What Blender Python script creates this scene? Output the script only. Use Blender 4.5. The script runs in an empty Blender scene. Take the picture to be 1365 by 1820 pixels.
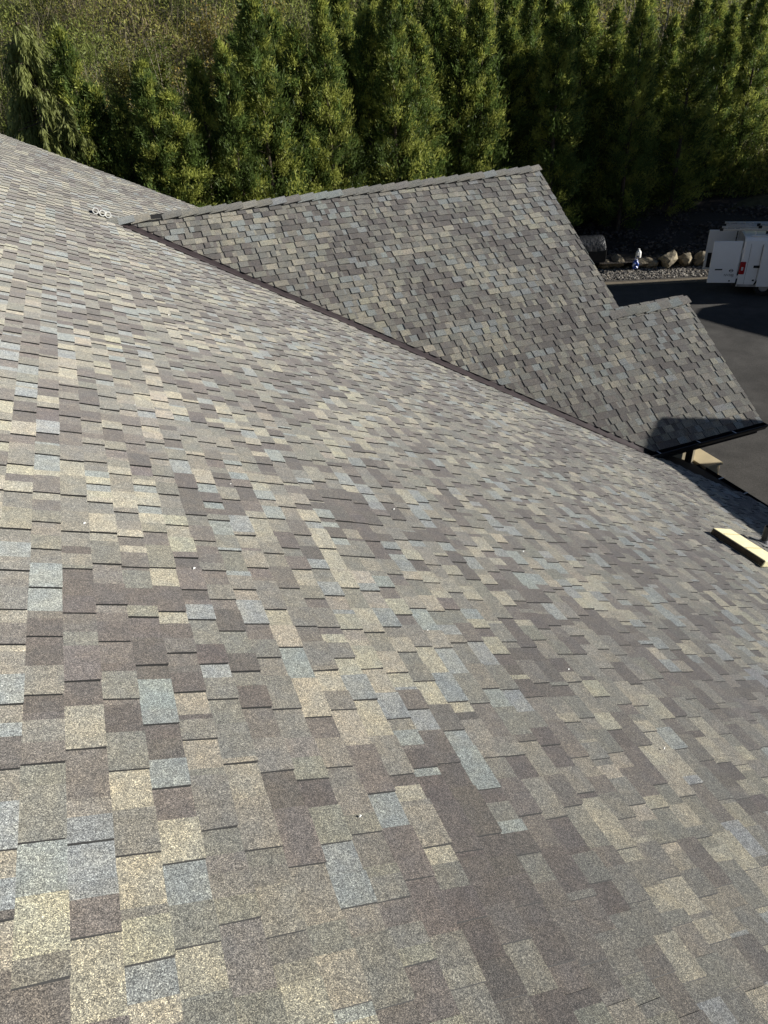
import bpy, bmesh, math, random
import numpy as np
from mathutils import Vector, Matrix
R_ = math.radians
scene = bpy.context.scene
COL = scene.collection
random.seed(7); rng = np.random.default_rng(11)

# ------------------------------------------------------------------ camera
W0, H0, FPX = 1365.0, 1820.0, 1261.9
YAW, PIT, ROLL, CH = 0.341224, 0.584851, -0.064041, 2.35854
Fv = Vector((math.sin(YAW)*math.cos(PIT), math.cos(YAW)*math.cos(PIT), -math.sin(PIT)))
Rv = Vector((math.cos(YAW), -math.sin(YAW), 0)); Uv = Rv.cross(Fv)
R2 = Rv*math.cos(ROLL)+Uv*math.sin(ROLL); U2 = -Rv*math.sin(ROLL)+Uv*math.cos(ROLL)
CAM = Vector((0, 0, CH))
cd = bpy.data.cameras.new('camera'); cam = bpy.data.objects.new('camera', cd); COL.objects.link(cam)
cd.sensor_fit = 'VERTICAL'; cd.sensor_height = 36; cd.lens = 36*FPX/H0; cd.clip_start = .05; cd.clip_end = 1500
m = Matrix.Identity(4)
for i in range(3):
    m[i][0] = R2[i]; m[i][1] = U2[i]; m[i][2] = -Fv[i]; m[i][3] = CAM[i]
cam.matrix_world = m
scene.camera = cam
scene.render.resolution_x = 768; scene.render.resolution_y = 1024

# ------------------------------------------------------------------ sky, sun, exposure
SUN_AZ, SUN_EL = R_(111), R_(22)          # azimuth from +Y towards +X
SUN = Vector((math.sin(SUN_AZ)*math.cos(SUN_EL), math.cos(SUN_AZ)*math.cos(SUN_EL), math.sin(SUN_EL)))
world = bpy.data.worlds.new('World'); scene.world = world; world.use_nodes = True
nt = world.node_tree; nt.nodes.clear()
sky = nt.nodes.new('ShaderNodeTexSky'); sky.sky_type = 'NISHITA'; sky.sun_disc = False
sky.air_density = .6; sky.dust_density = .2; sky.sun_elevation = SUN_EL; sky.sun_rotation = SUN_AZ
bg = nt.nodes.new('ShaderNodeBackground'); bg.inputs[1].default_value = .05
wo = nt.nodes.new('ShaderNodeOutputWorld')
nt.links.new(sky.outputs[0], bg.inputs[0]); nt.links.new(bg.outputs[0], wo.inputs[0])
sd = bpy.data.lights.new('sun', 'SUN'); sd.energy = 5.0; sd.angle = R_(.55); sd.color = (1, .965, .90)
so = bpy.data.objects.new('sun', sd); COL.objects.link(so)
so.rotation_euler = SUN.to_track_quat('Z', 'Y').to_euler(); so.location = (30, -10, 30)
vs = scene.view_settings; vs.view_transform = 'Standard'; vs.look = 'None'; vs.gamma = 1; vs.use_curve_mapping = False
vs.exposure = 0.56

# ------------------------------------------------------------------ helpers
def s2l(c):
    return tuple(((v/255.)/12.92 if v/255. <= .04045 else ((v/255.+.055)/1.055)**2.4) for v in c)
def ray(px, py):
    return Fv + R2*((px-W0/2)/FPX) - U2*((py-H0/2)/FPX)
def at_z(px, py, z):
    d = ray(px, py); return CAM + d*((z-CH)/d.z)
AV = Vector((.921, -.39, 0)).normalized(); BV = Vector((.39, .921, 0)).normalized()   # along / across the hedge and the road edge
def at_b(px, py, b):
    d = ray(px, py); return CAM + d*(b/d.dot(BV))
def ab(a, b, z=0): return Vector((AV.x*a+BV.x*b, AV.y*a+BV.y*b, z))
def proj(P):
    d = Vector(P)-CAM; f = d.dot(Fv)
    if f < .05: return None
    return (W0/2+FPX*d.dot(R2)/f, H0/2-FPX*d.dot(U2)/f)

def new_mat(name):
    mt = bpy.data.materials.new(name); mt.use_nodes = True
    n = mt.node_tree; b = n.nodes['Principled BSDF']
    return mt, n, b
def simple(name, col, rough=.7, metal=0, spec=.3, noise=None, bump=None):
    """plain procedural material: base colour broken up by noise (scale, amount)"""
    mt, n, b = new_mat(name)
    b.inputs['Roughness'].default_value = rough; b.inputs['Metallic'].default_value = metal
    b.inputs['Specular IOR Level'].default_value = spec
    b.inputs['Base Color'].default_value = (*col, 1)
    tc = n.nodes.new('ShaderNodeTexCoord')
    if noise:
        nz = n.nodes.new('ShaderNodeTexNoise'); nz.inputs['Scale'].default_value = noise[0]; nz.inputs['Detail'].default_value = 6
        n.links.new(tc.outputs['Object'], nz.inputs['Vector'])
        mr = n.nodes.new('ShaderNodeMapRange'); mr.inputs[1].default_value = .3; mr.inputs[2].default_value = .7
        mr.inputs[3].default_value = 1-noise[1]; mr.inputs[4].default_value = 1+noise[1]
        n.links.new(nz.outputs[0], mr.inputs[0])
        mx = n.nodes.new('ShaderNodeMix'); mx.data_type = 'RGBA'; mx.blend_type = 'MULTIPLY'; mx.inputs[0].default_value = 1
        mx.inputs[6].default_value = (*col, 1); n.links.new(mr.outputs[0], mx.inputs[7]); n.links.new(mx.outputs[2], b.inputs['Base Color'])
    if bump:
        n2 = n.nodes.new('ShaderNodeTexNoise'); n2.inputs['Scale'].default_value = bump[0]; n2.inputs['Detail'].default_value = 4
        n.links.new(tc.outputs['Object'], n2.inputs['Vector'])
        bp = n.nodes.new('ShaderNodeBump'); bp.inputs['Strength'].default_value = bump[1]; bp.inputs['Distance'].default_value = bump[2]
        n.links.new(n2.outputs[0], bp.inputs['Height']); n.links.new(bp.outputs[0], b.inputs['Normal'])
    return mt

def link(name, mesh, mat, parent=None):
    o = bpy.data.objects.new(name, mesh); COL.objects.link(o)
    if mat is not None and not mesh.materials: mesh.materials.append(mat)
    if parent is not None: o.parent = parent
    return o
def pyobj(name, verts, faces, mat, parent=None, smooth=False):
    me = bpy.data.meshes.new(name); me.from_pydata([tuple(v) for v in verts], [], faces); me.update()
    if smooth:
        me.polygons.foreach_set('use_smooth', [True]*len(me.polygons))
    return link(name, me, mat, parent)
def empty(name, loc=(0, 0, 0), rz=0):
    o = bpy.data.objects.new(name, None); COL.objects.link(o); o.location = loc; o.rotation_euler = (0, 0, rz); o.empty_display_size = .2
    return o
def tag(o, label=None, cat=None, group=None, kind=None):
    if label: o['label'] = label
    if cat: o['category'] = cat
    if group: o['group'] = group
    if kind: o['kind'] = kind
    return o
class MB:
    """collects boxes, tubes and prisms for ONE mesh object"""
    def __init__(s): s.v = []; s.f = []
    def add(s, verts, faces):
        k = len(s.v); s.v += [tuple(v) for v in verts]; s.f += [tuple(i+k for i in f) for f in faces]; return s
    def box(s, lo, hi, M=None):
        x0, y0, z0 = lo; x1, y1, z1 = hi
        vs = [Vector(q) for q in ((x0,y0,z0),(x1,y0,z0),(x1,y1,z0),(x0,y1,z0),(x0,y0,z1),(x1,y0,z1),(x1,y1,z1),(x0,y1,z1))]
        if M is not None: vs = [M @ q for q in vs]
        return s.add(vs, [(3,2,1,0),(4,5,6,7),(0,1,5,4),(1,2,6,5),(2,3,7,6),(3,0,4,7)])
    def tube(s, p0, p1, r0, r1=None, n=8, caps=True):
        p0 = Vector(p0); p1 = Vector(p1); r1 = r0 if r1 is None else r1
        d = (p1-p0); q = d.to_track_quat('Z', 'Y') if d.length > 1e-9 else Vector((0,0,1)).to_track_quat('Z','Y')
        ring = lambda c, r: [c + q @ Vector((r*math.cos(t*2*math.pi/n), r*math.sin(t*2*math.pi/n), 0)) for t in range(n)]
        vs = ring(p0, r0)+ring(p1, r1); fs = [(i, (i+1) % n, n+(i+1) % n, n+i) for i in range(n)]
        if caps: fs += [tuple(range(n-1, -1, -1)), tuple(range(n, 2*n))]
        return s.add(vs, fs)
    def prism(s, poly, d):
        """poly: list of 3D points (closed), extruded by vector d"""
        n = len(poly); d = Vector(d); vs = [Vector(q) for q in poly]; vs += [q+d for q in vs]
        fs = [(i, (i+1) % n, n+(i+1) % n, n+i) for i in range(n)] + [tuple(range(n-1, -1, -1)), tuple(range(n, 2*n))]
        return s.add(vs, fs)
    def build(s, name, mat, parent=None, smooth=False, bevel=0):
        me = bpy.data.meshes.new(name); me.from_pydata(s.v, [], s.f)
        bm = bmesh.new(); bm.from_mesh(me); bmesh.ops.recalc_face_normals(bm, faces=bm.faces); bm.to_mesh(me); bm.free()
        if smooth: me.polygons.foreach_set('use_smooth', [True]*len(me.polygons))
        o = link(name, me, mat, parent)
        if bevel:
            md = o.modifiers.new('bevel', 'BEVEL'); md.width = bevel; md.segments = 2; md.limit_method = 'ANGLE'
        return o
def col_mesh(name, verts, faces, cols, mat, parent=None, smooth=False):
    """mesh with a per-vertex colour attribute 'Col' (linear)"""
    me = bpy.data.meshes.new(name); me.from_pydata(verts, [], faces)
    at = me.color_attributes.new('Col', 'FLOAT_COLOR', 'POINT')
    c = np.ones((len(verts), 4), np.float32); c[:, :3] = np.asarray(cols, np.float32).reshape(-1, 3)
    at.data.foreach_set('color', c.ravel())
    me.update()
    return link(name, me, mat, parent)

# ------------------------------------------------------------------ materials
def granule_mat(name, speck=1.):
    mt, n, b = new_mat(name); L = n.links
    b.inputs['Roughness'].default_value = .92; b.inputs['Specular IOR Level'].default_value = .2; b.inputs['Diffuse Roughness'].default_value = 1.; b.inputs['Sheen Weight'].default_value = .22; b.inputs['Sheen Roughness'].default_value = .6
    at = n.nodes.new('ShaderNodeAttribute'); at.attribute_name = 'Col'
    tc = n.nodes.new('ShaderNodeTexCoord')
    vo = n.nodes.new('ShaderNodeTexVoronoi'); vo.inputs['Scale'].default_value = 430
    vo2 = n.nodes.new('ShaderNodeTexVoronoi'); vo2.inputs['Scale'].default_value = 120
    nz = n.nodes.new('ShaderNodeTexNoise'); nz.inputs['Scale'].default_value = 1.3; nz.inputs['Detail'].default_value = 5
    nz2 = n.nodes.new('ShaderNodeTexNoise'); nz2.inputs['Scale'].default_value = 28; nz2.inputs['Detail'].default_value = 3
    for t in (vo, vo2, nz, nz2): L.new(tc.outputs['Object'], t.inputs['Vector'])
    sep = n.nodes.new('ShaderNodeSeparateColor'); L.new(vo.outputs['Color'], sep.inputs[0])
    sep2 = n.nodes.new('ShaderNodeSeparateColor'); L.new(vo2.outputs['Color'], sep2.inputs[0])
    rp = n.nodes.new('ShaderNodeValToRGB'); e = rp.color_ramp.elements
    e[0].position = 0; e[0].color = (.22, .22, .225, 1); e[1].position = 1; e[1].color = (2.5, 2.45, 2.3, 1)
    for ps, c in ((.3, (.58, .58, .59)), (.55, (.92, .92, .91)), (.82, (1.35, 1.33, 1.27))):
        q = e.new(ps); q.color = (*c, 1)
    L.new(sep.outputs[0], rp.inputs[0])
    m1 = n.nodes.new('ShaderNodeMix'); m1.data_type = 'RGBA'; m1.blend_type = 'MULTIPLY'; m1.inputs[0].default_value = speck
    L.new(at.outputs['Color'], m1.inputs[6]); L.new(rp.outputs[0], m1.inputs[7])
    def mul(src, val, lo, hi, a=.3, bb=.7):
        mr = n.nodes.new('ShaderNodeMapRange'); mr.inputs[1].default_value = a; mr.inputs[2].default_value = bb
        mr.inputs[3].default_value = lo; mr.inputs[4].default_value = hi; L.new(val, mr.inputs[0])
        mx = n.nodes.new('ShaderNodeMix'); mx.data_type = 'RGBA'; mx.blend_type = 'MULTIPLY'; mx.inputs[0].default_value = 1
        L.new(src, mx.inputs[6]); L.new(mr.outputs[0], mx.inputs[7]); return mx.outputs[2]
    c = mul(m1.outputs[2], sep2.outputs[0], .80, 1.20, 0, 1)
    c = mul(c, nz.outputs[0], .93, 1.07); c = mul(c, nz2.outputs[0], .90, 1.10)
    nz3 = n.nodes.new('ShaderNodeTexNoise'); nz3.inputs['Scale'].default_value = 9; nz3.inputs['Detail'].default_value = 2; L.new(tc.outputs['Object'], nz3.inputs['Vector'])
    hr_ = n.nodes.new('ShaderNodeValToRGB'); hr_.color_ramp.elements[0].position = .35; hr_.color_ramp.elements[0].color = (.93, .95, .97, 1); hr_.color_ramp.elements[1].position = .65; hr_.color_ramp.elements[1].color = (1.08, 1.055, 1.0, 1)
    L.new(nz3.outputs[0], hr_.inputs[0]); hm = n.nodes.new('ShaderNodeMix'); hm.data_type = 'RGBA'; hm.blend_type = 'MULTIPLY'; hm.inputs[0].default_value = 1; L.new(c, hm.inputs[6]); L.new(hr_.outputs[0], hm.inputs[7]); c = hm.outputs[2]
    L.new(c, b.inputs['Base Color'])
    bp = n.nodes.new('ShaderNodeBump'); bp.inputs['Strength'].default_value = .55; bp.inputs['Distance'].default_value = .0016
    L.new(sep.outputs[1], bp.inputs['Height']); L.new(bp.outputs[0], b.inputs['Normal'])
    return mt
M_SH = granule_mat('asphalt_shingle_granules')
def leaf_mat(name, trans=.45, rough=.55):
    mt, n, b = new_mat(name); L = n.links
    at = n.nodes.new('ShaderNodeAttribute'); at.attribute_name = 'Col'
    b.inputs['Roughness'].default_value = rough; b.inputs['Specular IOR Level'].default_value = .25
    L.new(at.outputs['Color'], b.inputs['Base Color'])
    tr = n.nodes.new('ShaderNodeBsdfTranslucent'); L.new(at.outputs['Color'], tr.inputs[0])
    mx = n.nodes.new('ShaderNodeMixShader'); mx.inputs[0].default_value = trans
    L.new(b.outputs[0], mx.inputs[1]); L.new(tr.outputs[0], mx.inputs[2])
    L.new(mx.outputs[0], n.nodes['Material Output'].inputs[0])
    return mt
M_LEAF = leaf_mat('leaf')
M_BARK = simple('bark', (.09, .07, .05), .9, noise=(9, .4), bump=(30, .6, .02))
M_TWIG = simple('pale_twig', (.30, .26, .19), .9, noise=(6, .3))
M_ASPH = simple('asphalt', (.060, .056, .051), .92, noise=(2.2, .16), bump=(160, .5, .004))
nA = M_ASPH.node_tree; bA = nA.nodes['Principled BSDF']; srcA = bA.inputs['Base Color'].links[0].from_socket
tA = nA.nodes.new('ShaderNodeTexCoord'); zA = nA.nodes.new('ShaderNodeTexNoise'); zA.inputs['Scale'].default_value = .35; zA.inputs['Detail'].default_value = 8; zA.inputs['Distortion'].default_value = 1.2; nA.links.new(tA.outputs['Object'], zA.inputs['Vector'])
rA = nA.nodes.new('ShaderNodeMapRange'); rA.inputs[1].default_value = .35; rA.inputs[2].default_value = .65; rA.inputs[3].default_value = .8; rA.inputs[4].default_value = 1.25; nA.links.new(zA.outputs[0], rA.inputs[0])
vA = nA.nodes.new('ShaderNodeTexVoronoi'); vA.inputs['Scale'].default_value = 90; nA.links.new(tA.outputs['Object'], vA.inputs['Vector']); sA = nA.nodes.new('ShaderNodeSeparateColor'); nA.links.new(vA.outputs['Color'], sA.inputs[0])
qA = nA.nodes.new('ShaderNodeMapRange'); qA.inputs[3].default_value = .65; qA.inputs[4].default_value = 1.4; nA.links.new(sA.outputs[0], qA.inputs[0])
for fac in (rA, qA):
    mA = nA.nodes.new('ShaderNodeMix'); mA.data_type = 'RGBA'; mA.blend_type = 'MULTIPLY'; mA.inputs[0].default_value = 1; nA.links.new(srcA, mA.inputs[6]); nA.links.new(fac.outputs[0], mA.inputs[7]); srcA = mA.outputs[2]
nA.links.new(srcA, bA.inputs['Base Color'])
M_SOIL = simple('soil', (.075, .07, .035), .95, noise=(3, .4), bump=(20, .7, .05))
M_MULCH = simple('bark_mulch', (.045, .038, .032), .95, noise=(14, .5), bump=(26, 1, .06))
M_SHOULD = simple('dusty_shoulder', (.17, .14, .10), .95, noise=(5, .2), bump=(60, .5, .01))
M_BLACKMETAL = simple('black_gutter_metal', (.012, .012, .014), .38, spec=.5, noise=(4, .25))
M_BROWNMETAL = simple('brown_valley_metal', (.060, .047, .047), .45, spec=.4, noise=(7, .15))
M_BEIGE = simple('beige_paint', (.50, .42, .27), .7, noise=(3, .08))
M_WALL = simple('beige_siding', (.42, .36, .25), .75, noise=(3, .08))
M_DARKWOOD = simple('dark_underlayment', (.02, .02, .02), .9, noise=(8, .2))
M_WHITE = simple('white_plastic', (.78, .78, .75), .45, noise=(6, .04))

# ------------------------------------------------------------------ structure: ground, road, hill
GZ = -7.2
def ground_z(a, b):
    if b < 34: z = GZ-.012
    elif b < 41: z = GZ-.012+.75*(b-34)/7
    elif b < 45: z = GZ-.012+.75+.1*(b-41)
    else: z = GZ-.012+1.15+.46*(b-45)
    return min(z, 60)
bs = [-300, -120, -40, 0, 20, 30, 34, 35.5, 37, 39, 41, 43, 45, 47, 50, 54, 58, 63, 70, 80, 95, 115, 145, 190, 420]
as_ = list(np.concatenate([[-420, -220, -120, -80], np.arange(-60, 81, 4.), [110, 160, 250, 420]]))
vv = []; ff = []
for i, b in enumerate(bs):
    for j, a in enumerate(as_):
        z = ground_z(a, b)
        if b > 36: z += .25*math.sin(a*.31+b*.17)+.2*math.sin(a*.83+1.7*b)
        vv.append(ab(a, b, z))
na = len(as_)
for i in range(len(bs)-1):
    for j in range(na-1): ff.append((i*na+j, i*na+j+1, (i+1)*na+j+1, (i+1)*na+j))
tag(pyobj('ground', vv, ff, M_SOIL), kind='structure')
def sheet(name, a0, a1, b0, b1, z, mat, nb=1, slope=None):
    v = []; f = []; n = 24
    for i in range(nb+1):
        b = b0+(b1-b0)*i/nb
        for j in range(n+1):
            a = a0+(a1-a0)*j/n
            edge = .12*math.sin(a*1.9+i)+.07*math.sin(a*4.3) if (i in (0, nb) and b1 < 200) else 0
            v.append(ab(a, b+edge, slope(a, b) if slope else z))
    for i in range(nb):
        for j in range(n): f.append((i*(n+1)+j, i*(n+1)+j+1, (i+1)*(n+1)+j+1, (i+1)*(n+1)+j))
    return tag(pyobj(name, v, f, mat), kind='structure')
sheet('driveway', -30, 90, -60, 32.15, GZ, M_ASPH, 3)
sheet('dusty_shoulder', -30, 90, 31.9, 32.9, GZ+.006, M_SHOULD)
sheet('gravel_bed', -30, 90, 32.55, 34.6, GZ+.012, simple('gravel_fines', (.085, .075, .065), .95, noise=(30, .5), bump=(60, 1, .03)))
sheet('mulch_bank', -40, 90, 34.3, 44.8, 0, M_MULCH, 12, lambda a, b: ground_z(a, b)+.2+.10*math.sin(a*1.3+b)+.06*math.sin(a*3.1-b*2))

# ------------------------------------------------------------------ the house
T1, T2 = .5, 2/3.
C1 = math.hypot(1, T1); C2 = math.hypot(1, T2)
EAVE_X, RAKE_Y, RIDGE_X, BACK_Y = 9.90, 23.25, -5.2, -4.0
RY, RZ = 14.77, -.124                 # cross gable ridge
G_EX, G_JX, G_EY = 10.90, 9.32, 8.85  # gable: lower rake x, upper rake x, eave y
JY = 11.385; JZ = RZ-(RY-JY)*T2       # ridge of the lower gable
CC2 = RZ - T2*RY                      # plane 2: z = T2*y + CC2
def val_y(x): return (-T1*x-CC2)/T2   # valley in plan
VX0 = (RZ)/-T1; VX1 = (T2*G_EY+CC2)/-T1
house = empty('shingled_house', (0, 0, GZ))
tag(house, 'house with multicoloured grey and tan shingle roofs filling the foreground', 'house')
inv = Matrix.Translation((0, 0, -GZ))
def hp(o):
    """parent to the house but keep world coordinates"""
    o.parent = house; o.matrix_parent_inverse = inv; return o

PAL = [((113,103,98),.17), ((129,119,112),.17), ((141,136,126),.22), ((150,143,130),.15), ((156,160,159),.11), ((165,156,139),.08), ((181,172,151),.11)]
PALC = np.array([s2l(c) for c, w in PAL]); _g = PALC.mean(1, keepdims=True); PALC = _g+(PALC-_g)*.72
PALC = PALC*np.array([[.98, 1.0, .995]]); _m = PALC.mean(); PALC = _m*(PALC/_m)**1.0; PALW = np.array([w for c, w in PAL]); PALW /= PALW.sum()
ALB = .84
PCUM = np.cumsum(PALW)
def pal2(a, s):
    """shade drifts over the slope in clusters, as bundles of blended shingles do"""
    f = .5+.27*(math.sin(2.3*a+1.9*math.sin(1.5*s))+math.sin(2.9*s+2.1*math.sin(1.3*a+.5)))
    u = min(.999, max(0., (.32*f+.68*rng.random()-.5)*1.45+.5))
    k = int(np.searchsorted(PCUM, u)); k = min(k, len(PALC)-1)
    if k >= 4 and rng.random() < .45: k = int(rng.integers(4, 7))
    return PALC[k]*ALB*rng.uniform(.93, 1.07)*(1+rng.normal(0, .012, 3))
def pal(k=None):
    k = rng.choice(len(PALC), p=PALW) if k is None else k
    return PALC[k]*ALB*rng.uniform(.92, 1.08)*(1+rng.normal(0, .015, 3))

def runs(a0, a1, lo, hi, s=0):
    """random colour blocks along a course: list of (start, colour)"""
    out = []; a = a0-rng.uniform(0, hi)
    while a < a1:
        out.append((a, pal2(a, s))); a += rng.uniform(lo, hi)
    return out
def clip_poly(poly, h):
    """clip [(a,s,col)] by h=(na,ns,c): keep na*a+ns*s<=c"""
    out = []
    for i in range(len(poly)):
        p, q = poly[i], poly[(i+1) % len(poly)]
        dp = h[0]*p[0]+h[1]*p[1]-h[2]; dq = h[0]*q[0]+h[1]*q[1]-h[2]
        if dp <= 0: out.append(p)
        if (dp < 0 < dq) or (dq < 0 < dp):
            t = dp/(dp-dq); out.append((p[0]+t*(q[0]-p[0]), p[1]+t*(q[1]-p[1]), p[2]+t*(q[2]-p[2])))
    return out

def shingles(roof, to3d, nrm, rows, E, arange, keep, halfs, n_single, step_c, contrast=1., tabt=.009):
    """laminated shingles: per course an under layer and raised tabs, every piece real geometry"""
    pieces = []
    nrm = np.array(nrm, float)
    prev = None
    for ri, sb in enumerate(rows):
        a0, a1 = arange(sb)
        st = sb-E-.02
        # tab layout of this course
        tabs = []; a = a0-rng.uniform(0, .3)
        while a < a1:
            w = rng.choice([.13, .17, .21, .25], p=[.22, .33, .28, .17])*rng.uniform(.93, 1.07)
            g = rng.choice([.10, .14, .18, .23], p=[.2, .35, .3, .15])*rng.uniform(.93, 1.07)
            tabs.append((a, a+w)); a += w+g
        ctab = runs(a0, a1, .18, .6, sb); cund = runs(a0, a1, .18, .55, sb)
        wav = rng.uniform(-.0015, .0015)
        def segs(x0, x1, cr):
            cuts = [x0]+[c for c, _ in cr if x0+.02 < c < x1-.02]+[x1]
            res = []
            for i in range(len(cuts)-1):
                mid = (cuts[i]+cuts[i+1])/2; col = None
                for c, k in cr:
                    if c <= mid: col = k
                res.append((cuts[i], cuts[i+1], cr[0][1] if col is None else col))
            # a thrown piece with a colour of its own now and then
            return res
        prev_end = a0
        allp = []
        for (t0, t1) in tabs:
            allp.append((prev_end, t0, 0)); allp.append((t0, t1, 1)); prev_end = t1
        allp.append((prev_end, a1, 0))
        for (x0, x1, up) in allp:
            x0 = max(x0, a0); x1 = min(x1, a1)
            if x1-x0 < .01: continue
            if not keep((x0+x1)/2, sb): continue
            sg = segs(x0, x1, ctab if up else cund)
            own = pal2(x0, sb) if rng.random() < .25 else None
            dz = rng.uniform(-.0006, .0012); tip = rng.uniform(0, .0045) if rng.random() < .35 else 0
            j = rng.uniform(-.003, .003, 4); dsb = (wav+rng.uniform(-.002, .002)) if up else 0
            V = []; Fc = []; Cc = []
            for (y0, y1, col) in sg:
                if own is not None and len(sg) == 1: col = own
                c0 = np.array(col); c1 = c0*rng.uniform(.95, 1.05); ct = c0*rng.uniform(.95, 1.04)
                l0 = y0 + (j[0] if y0 == x0 and up else 0); r0 = y1+(j[1] if y1 == x1 and up else 0)
                l1 = y0 + (j[2] if y0 == x0 and up else 0); r1 = y1+(j[3] if y1 == x1 and up else 0)
                b = sb+dsb
                poly = [(l0, st, ct), (r0, st, ct), (r1, b, c1), (l1, b, c0)]
                if up and rng.random() < .5 and len(sg) == 1:      # clipped tab corner
                    poly = [(l0, st, ct), (r0, st, ct), (r1, b-.006, c1), (r1-.007, b, c1), (l1+.005, b, c0), (l1, b-.005, c0)]
                for h in halfs:
                    poly = clip_poly(poly, h)
                    if len(poly) < 3: break
                if len(poly) < 3: continue
                k = len(V); n = len(poly); thick = .012 if up else .0115
                for (pa, ps, pc) in poly:
                    q = (ps-(sb-E))/E
                    hh = .002+.0125*q+(tabt if up else 0)+(dz+tip*max(0, q) if up else 0)
                    V.append(np.array(to3d(pa, ps))+nrm*hh); Cc.append(pc)
                for lo in (.0012, thick):
                    for (pa, ps, pc) in poly:
                        q = (ps-(sb-E))/E
                        hh = .002+.0125*q+(tabt if up else 0)+(dz+tip*max(0, q) if up and lo < .002 else 0)-lo
                        V.append(np.array(to3d(pa, ps))+nrm*hh); Cc.append(pc*.02+.003)       # cut side: bare asphalt below the granules
                Fc.append(tuple(range(k, k+n)))
                for i in range(n):
                    p, q2 = poly[i], poly[(i+1) % n]
                    if p[1] < sb-E-.005 and q2[1] < sb-E-.005: continue
                    if p[1] > sb-.02 and q2[1] > sb-.02:            # butt edge: toned lighter than the cut sides, painting in sunlight
                        k4 = len(V); bc_ = (p[2]+q2[2])*.5*.42
                        V += [V[k+2*n+i], V[k+2*n+(i+1) % n], V[k+(i+1) % n], V[k+i]]; Cc += [bc_]*4
                        Fc.append((k4, k4+1, k4+2, k4+3)); continue
                    Fc.append((k+n+i, k+n+(i+1) % n, k+(i+1) % n, k+i))
                    Fc.append((k+2*n+i, k+2*n+(i+1) % n, k+n+(i+1) % n, k+n+i))
            if not V: continue
            ctr = to3d((x0+x1)/2, sb-E/2); pr = proj(ctr); area = 0
            if pr and -40 < pr[0] < W0+40 and -40 < pr[1] < H0+40:
                xs = [proj(v) for v in V]; xs = [q for q in xs if q]
                xm = [min(max(q[0], 0), W0) for q in xs]; ym = [min(max(q[1], 0), H0) for q in xs]
                area = (max(xm)-min(xm))*(max(ym)-min(ym))
            pieces.append((area, V, Fc, Cc))
    order = sorted(range(len(pieces)), key=lambda i: -pieces[i][0])
    single = set(order[:n_single])
    BV_, BF, BC = [], [], []
    for i, (ar, V, Fc, Cc) in enumerate(pieces):
        if i in single:
            col_mesh('shingle', V, Fc, Cc, M_SH, roof)
        else:
            k = len(BV_); BV_ += V; BF += [tuple(q+k for q in f) for f in Fc]; BC += Cc
    o = col_mesh('shingle_field', BV_, BF, BC, M_SH, roof); o['kind'] = 'stuff'
    return len(pieces)

# --- main roof plane
deck = MB()
n1 = Vector((T1, 0, 1))/C1
def P1(x, y, h=0): return Vector((x, y, -T1*x))+n1*h
deck.prism([P1(RIDGE_X, BACK_Y, -.02), P1(EAVE_X, BACK_Y, -.02), P1(EAVE_X, RAKE_Y, -.02), P1(RIDGE_X, RAKE_Y, -.02)], -n1*.12)
main_roof = hp(deck.build('main_roof', M_DARKWOOD))
main_roof['label'] = 'large roof slope of blended grey, tan and brown shingles'
E1 = .143
s_eave = (EAVE_X+.02)*C1
rows1 = [s_eave-E1*i for i in range(int((s_eave-RIDGE_X*C1)/E1))]
def keep1(a, s):
    x = s/C1
    if VX0 < x and val_y(x)+.35 < a < 2*RY-val_y(x)-.35: return False
    if x > VX1+.3 and G_EY+1.2 < a < 20: return False
    return True
N1 = shingles(main_roof, lambda a, s: (s/C1, a, -T1*s/C1+.0035*math.sin(a*1.9+.6*math.sin(s*1.1))*math.sin(s*1.4+.3*a)), n1, rows1, E1, lambda s: (BACK_Y+1, RAKE_Y+.02), keep1, [], 300, 0)

# --- other slope of the main roof, ridge out of view
nb_ = Vector((-T1, 0, 1))/C1
MB().prism([Vector((RIDGE_X, BACK_Y, -T1*RIDGE_X)), Vector((RIDGE_X, RAKE_Y, -T1*RIDGE_X)), Vector((RIDGE_X-15, RAKE_Y, -T1*RIDGE_X-7.5)), Vector((RIDGE_X-15, BACK_Y, -T1*RIDGE_X-7.5))], -nb_*.12)
bm_ = MB(); bm_.prism([Vector((RIDGE_X, BACK_Y, -T1*RIDGE_X)), Vector((RIDGE_X, RAKE_Y, -T1*RIDGE_X)), Vector((RIDGE_X-15, RAKE_Y, -T1*RIDGE_X-7.5)), Vector((RIDGE_X-15, BACK_Y, -T1*RIDGE_X-7.5))], -nb_*.12)
M_BACK = simple('shingle_far_slope', s2l((140, 133, 120)), .93, noise=(60, .25))
hp(bm_.build('rear_roof_slope', M_BACK))

# --- cross gable
n2 = Vector((0, -T2, 1))/C2
def P2(x, y, h=0): return Vector((x, y, T2*y+CC2))+n2*h
g = MB()
g.prism([P2(VX0+.03, RY, -.02), P2(G_JX-.02, RY, -.02), P2(G_JX-.02, JY, -.02), P2(G_EX-.02, JY, -.02), P2(G_EX-.02, G_EY+.01, -.02), P2(VX1+.03, G_EY+.01, -.02)], -n2*.12)
gable = hp(g.build('gable_roof', M_DARKWOOD))
gable['label'] = 'cross gable roof slope with staggered grey shingles and a stepped right edge'
s_e2 = .0
def to2(a, s): # s downslope from ridge
    y = RY-s/C2; return (a, y, T2*y+CC2)
LS = (RY-G_EY)*C2+.02
rows2 = [LS-E1*i for i in range(int(LS/E1)+1)]
SJ = (RY-JY)*C2
def ar2(s): return (VX0, G_EX) if s > SJ+.05 else (VX0, G_JX)
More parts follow.
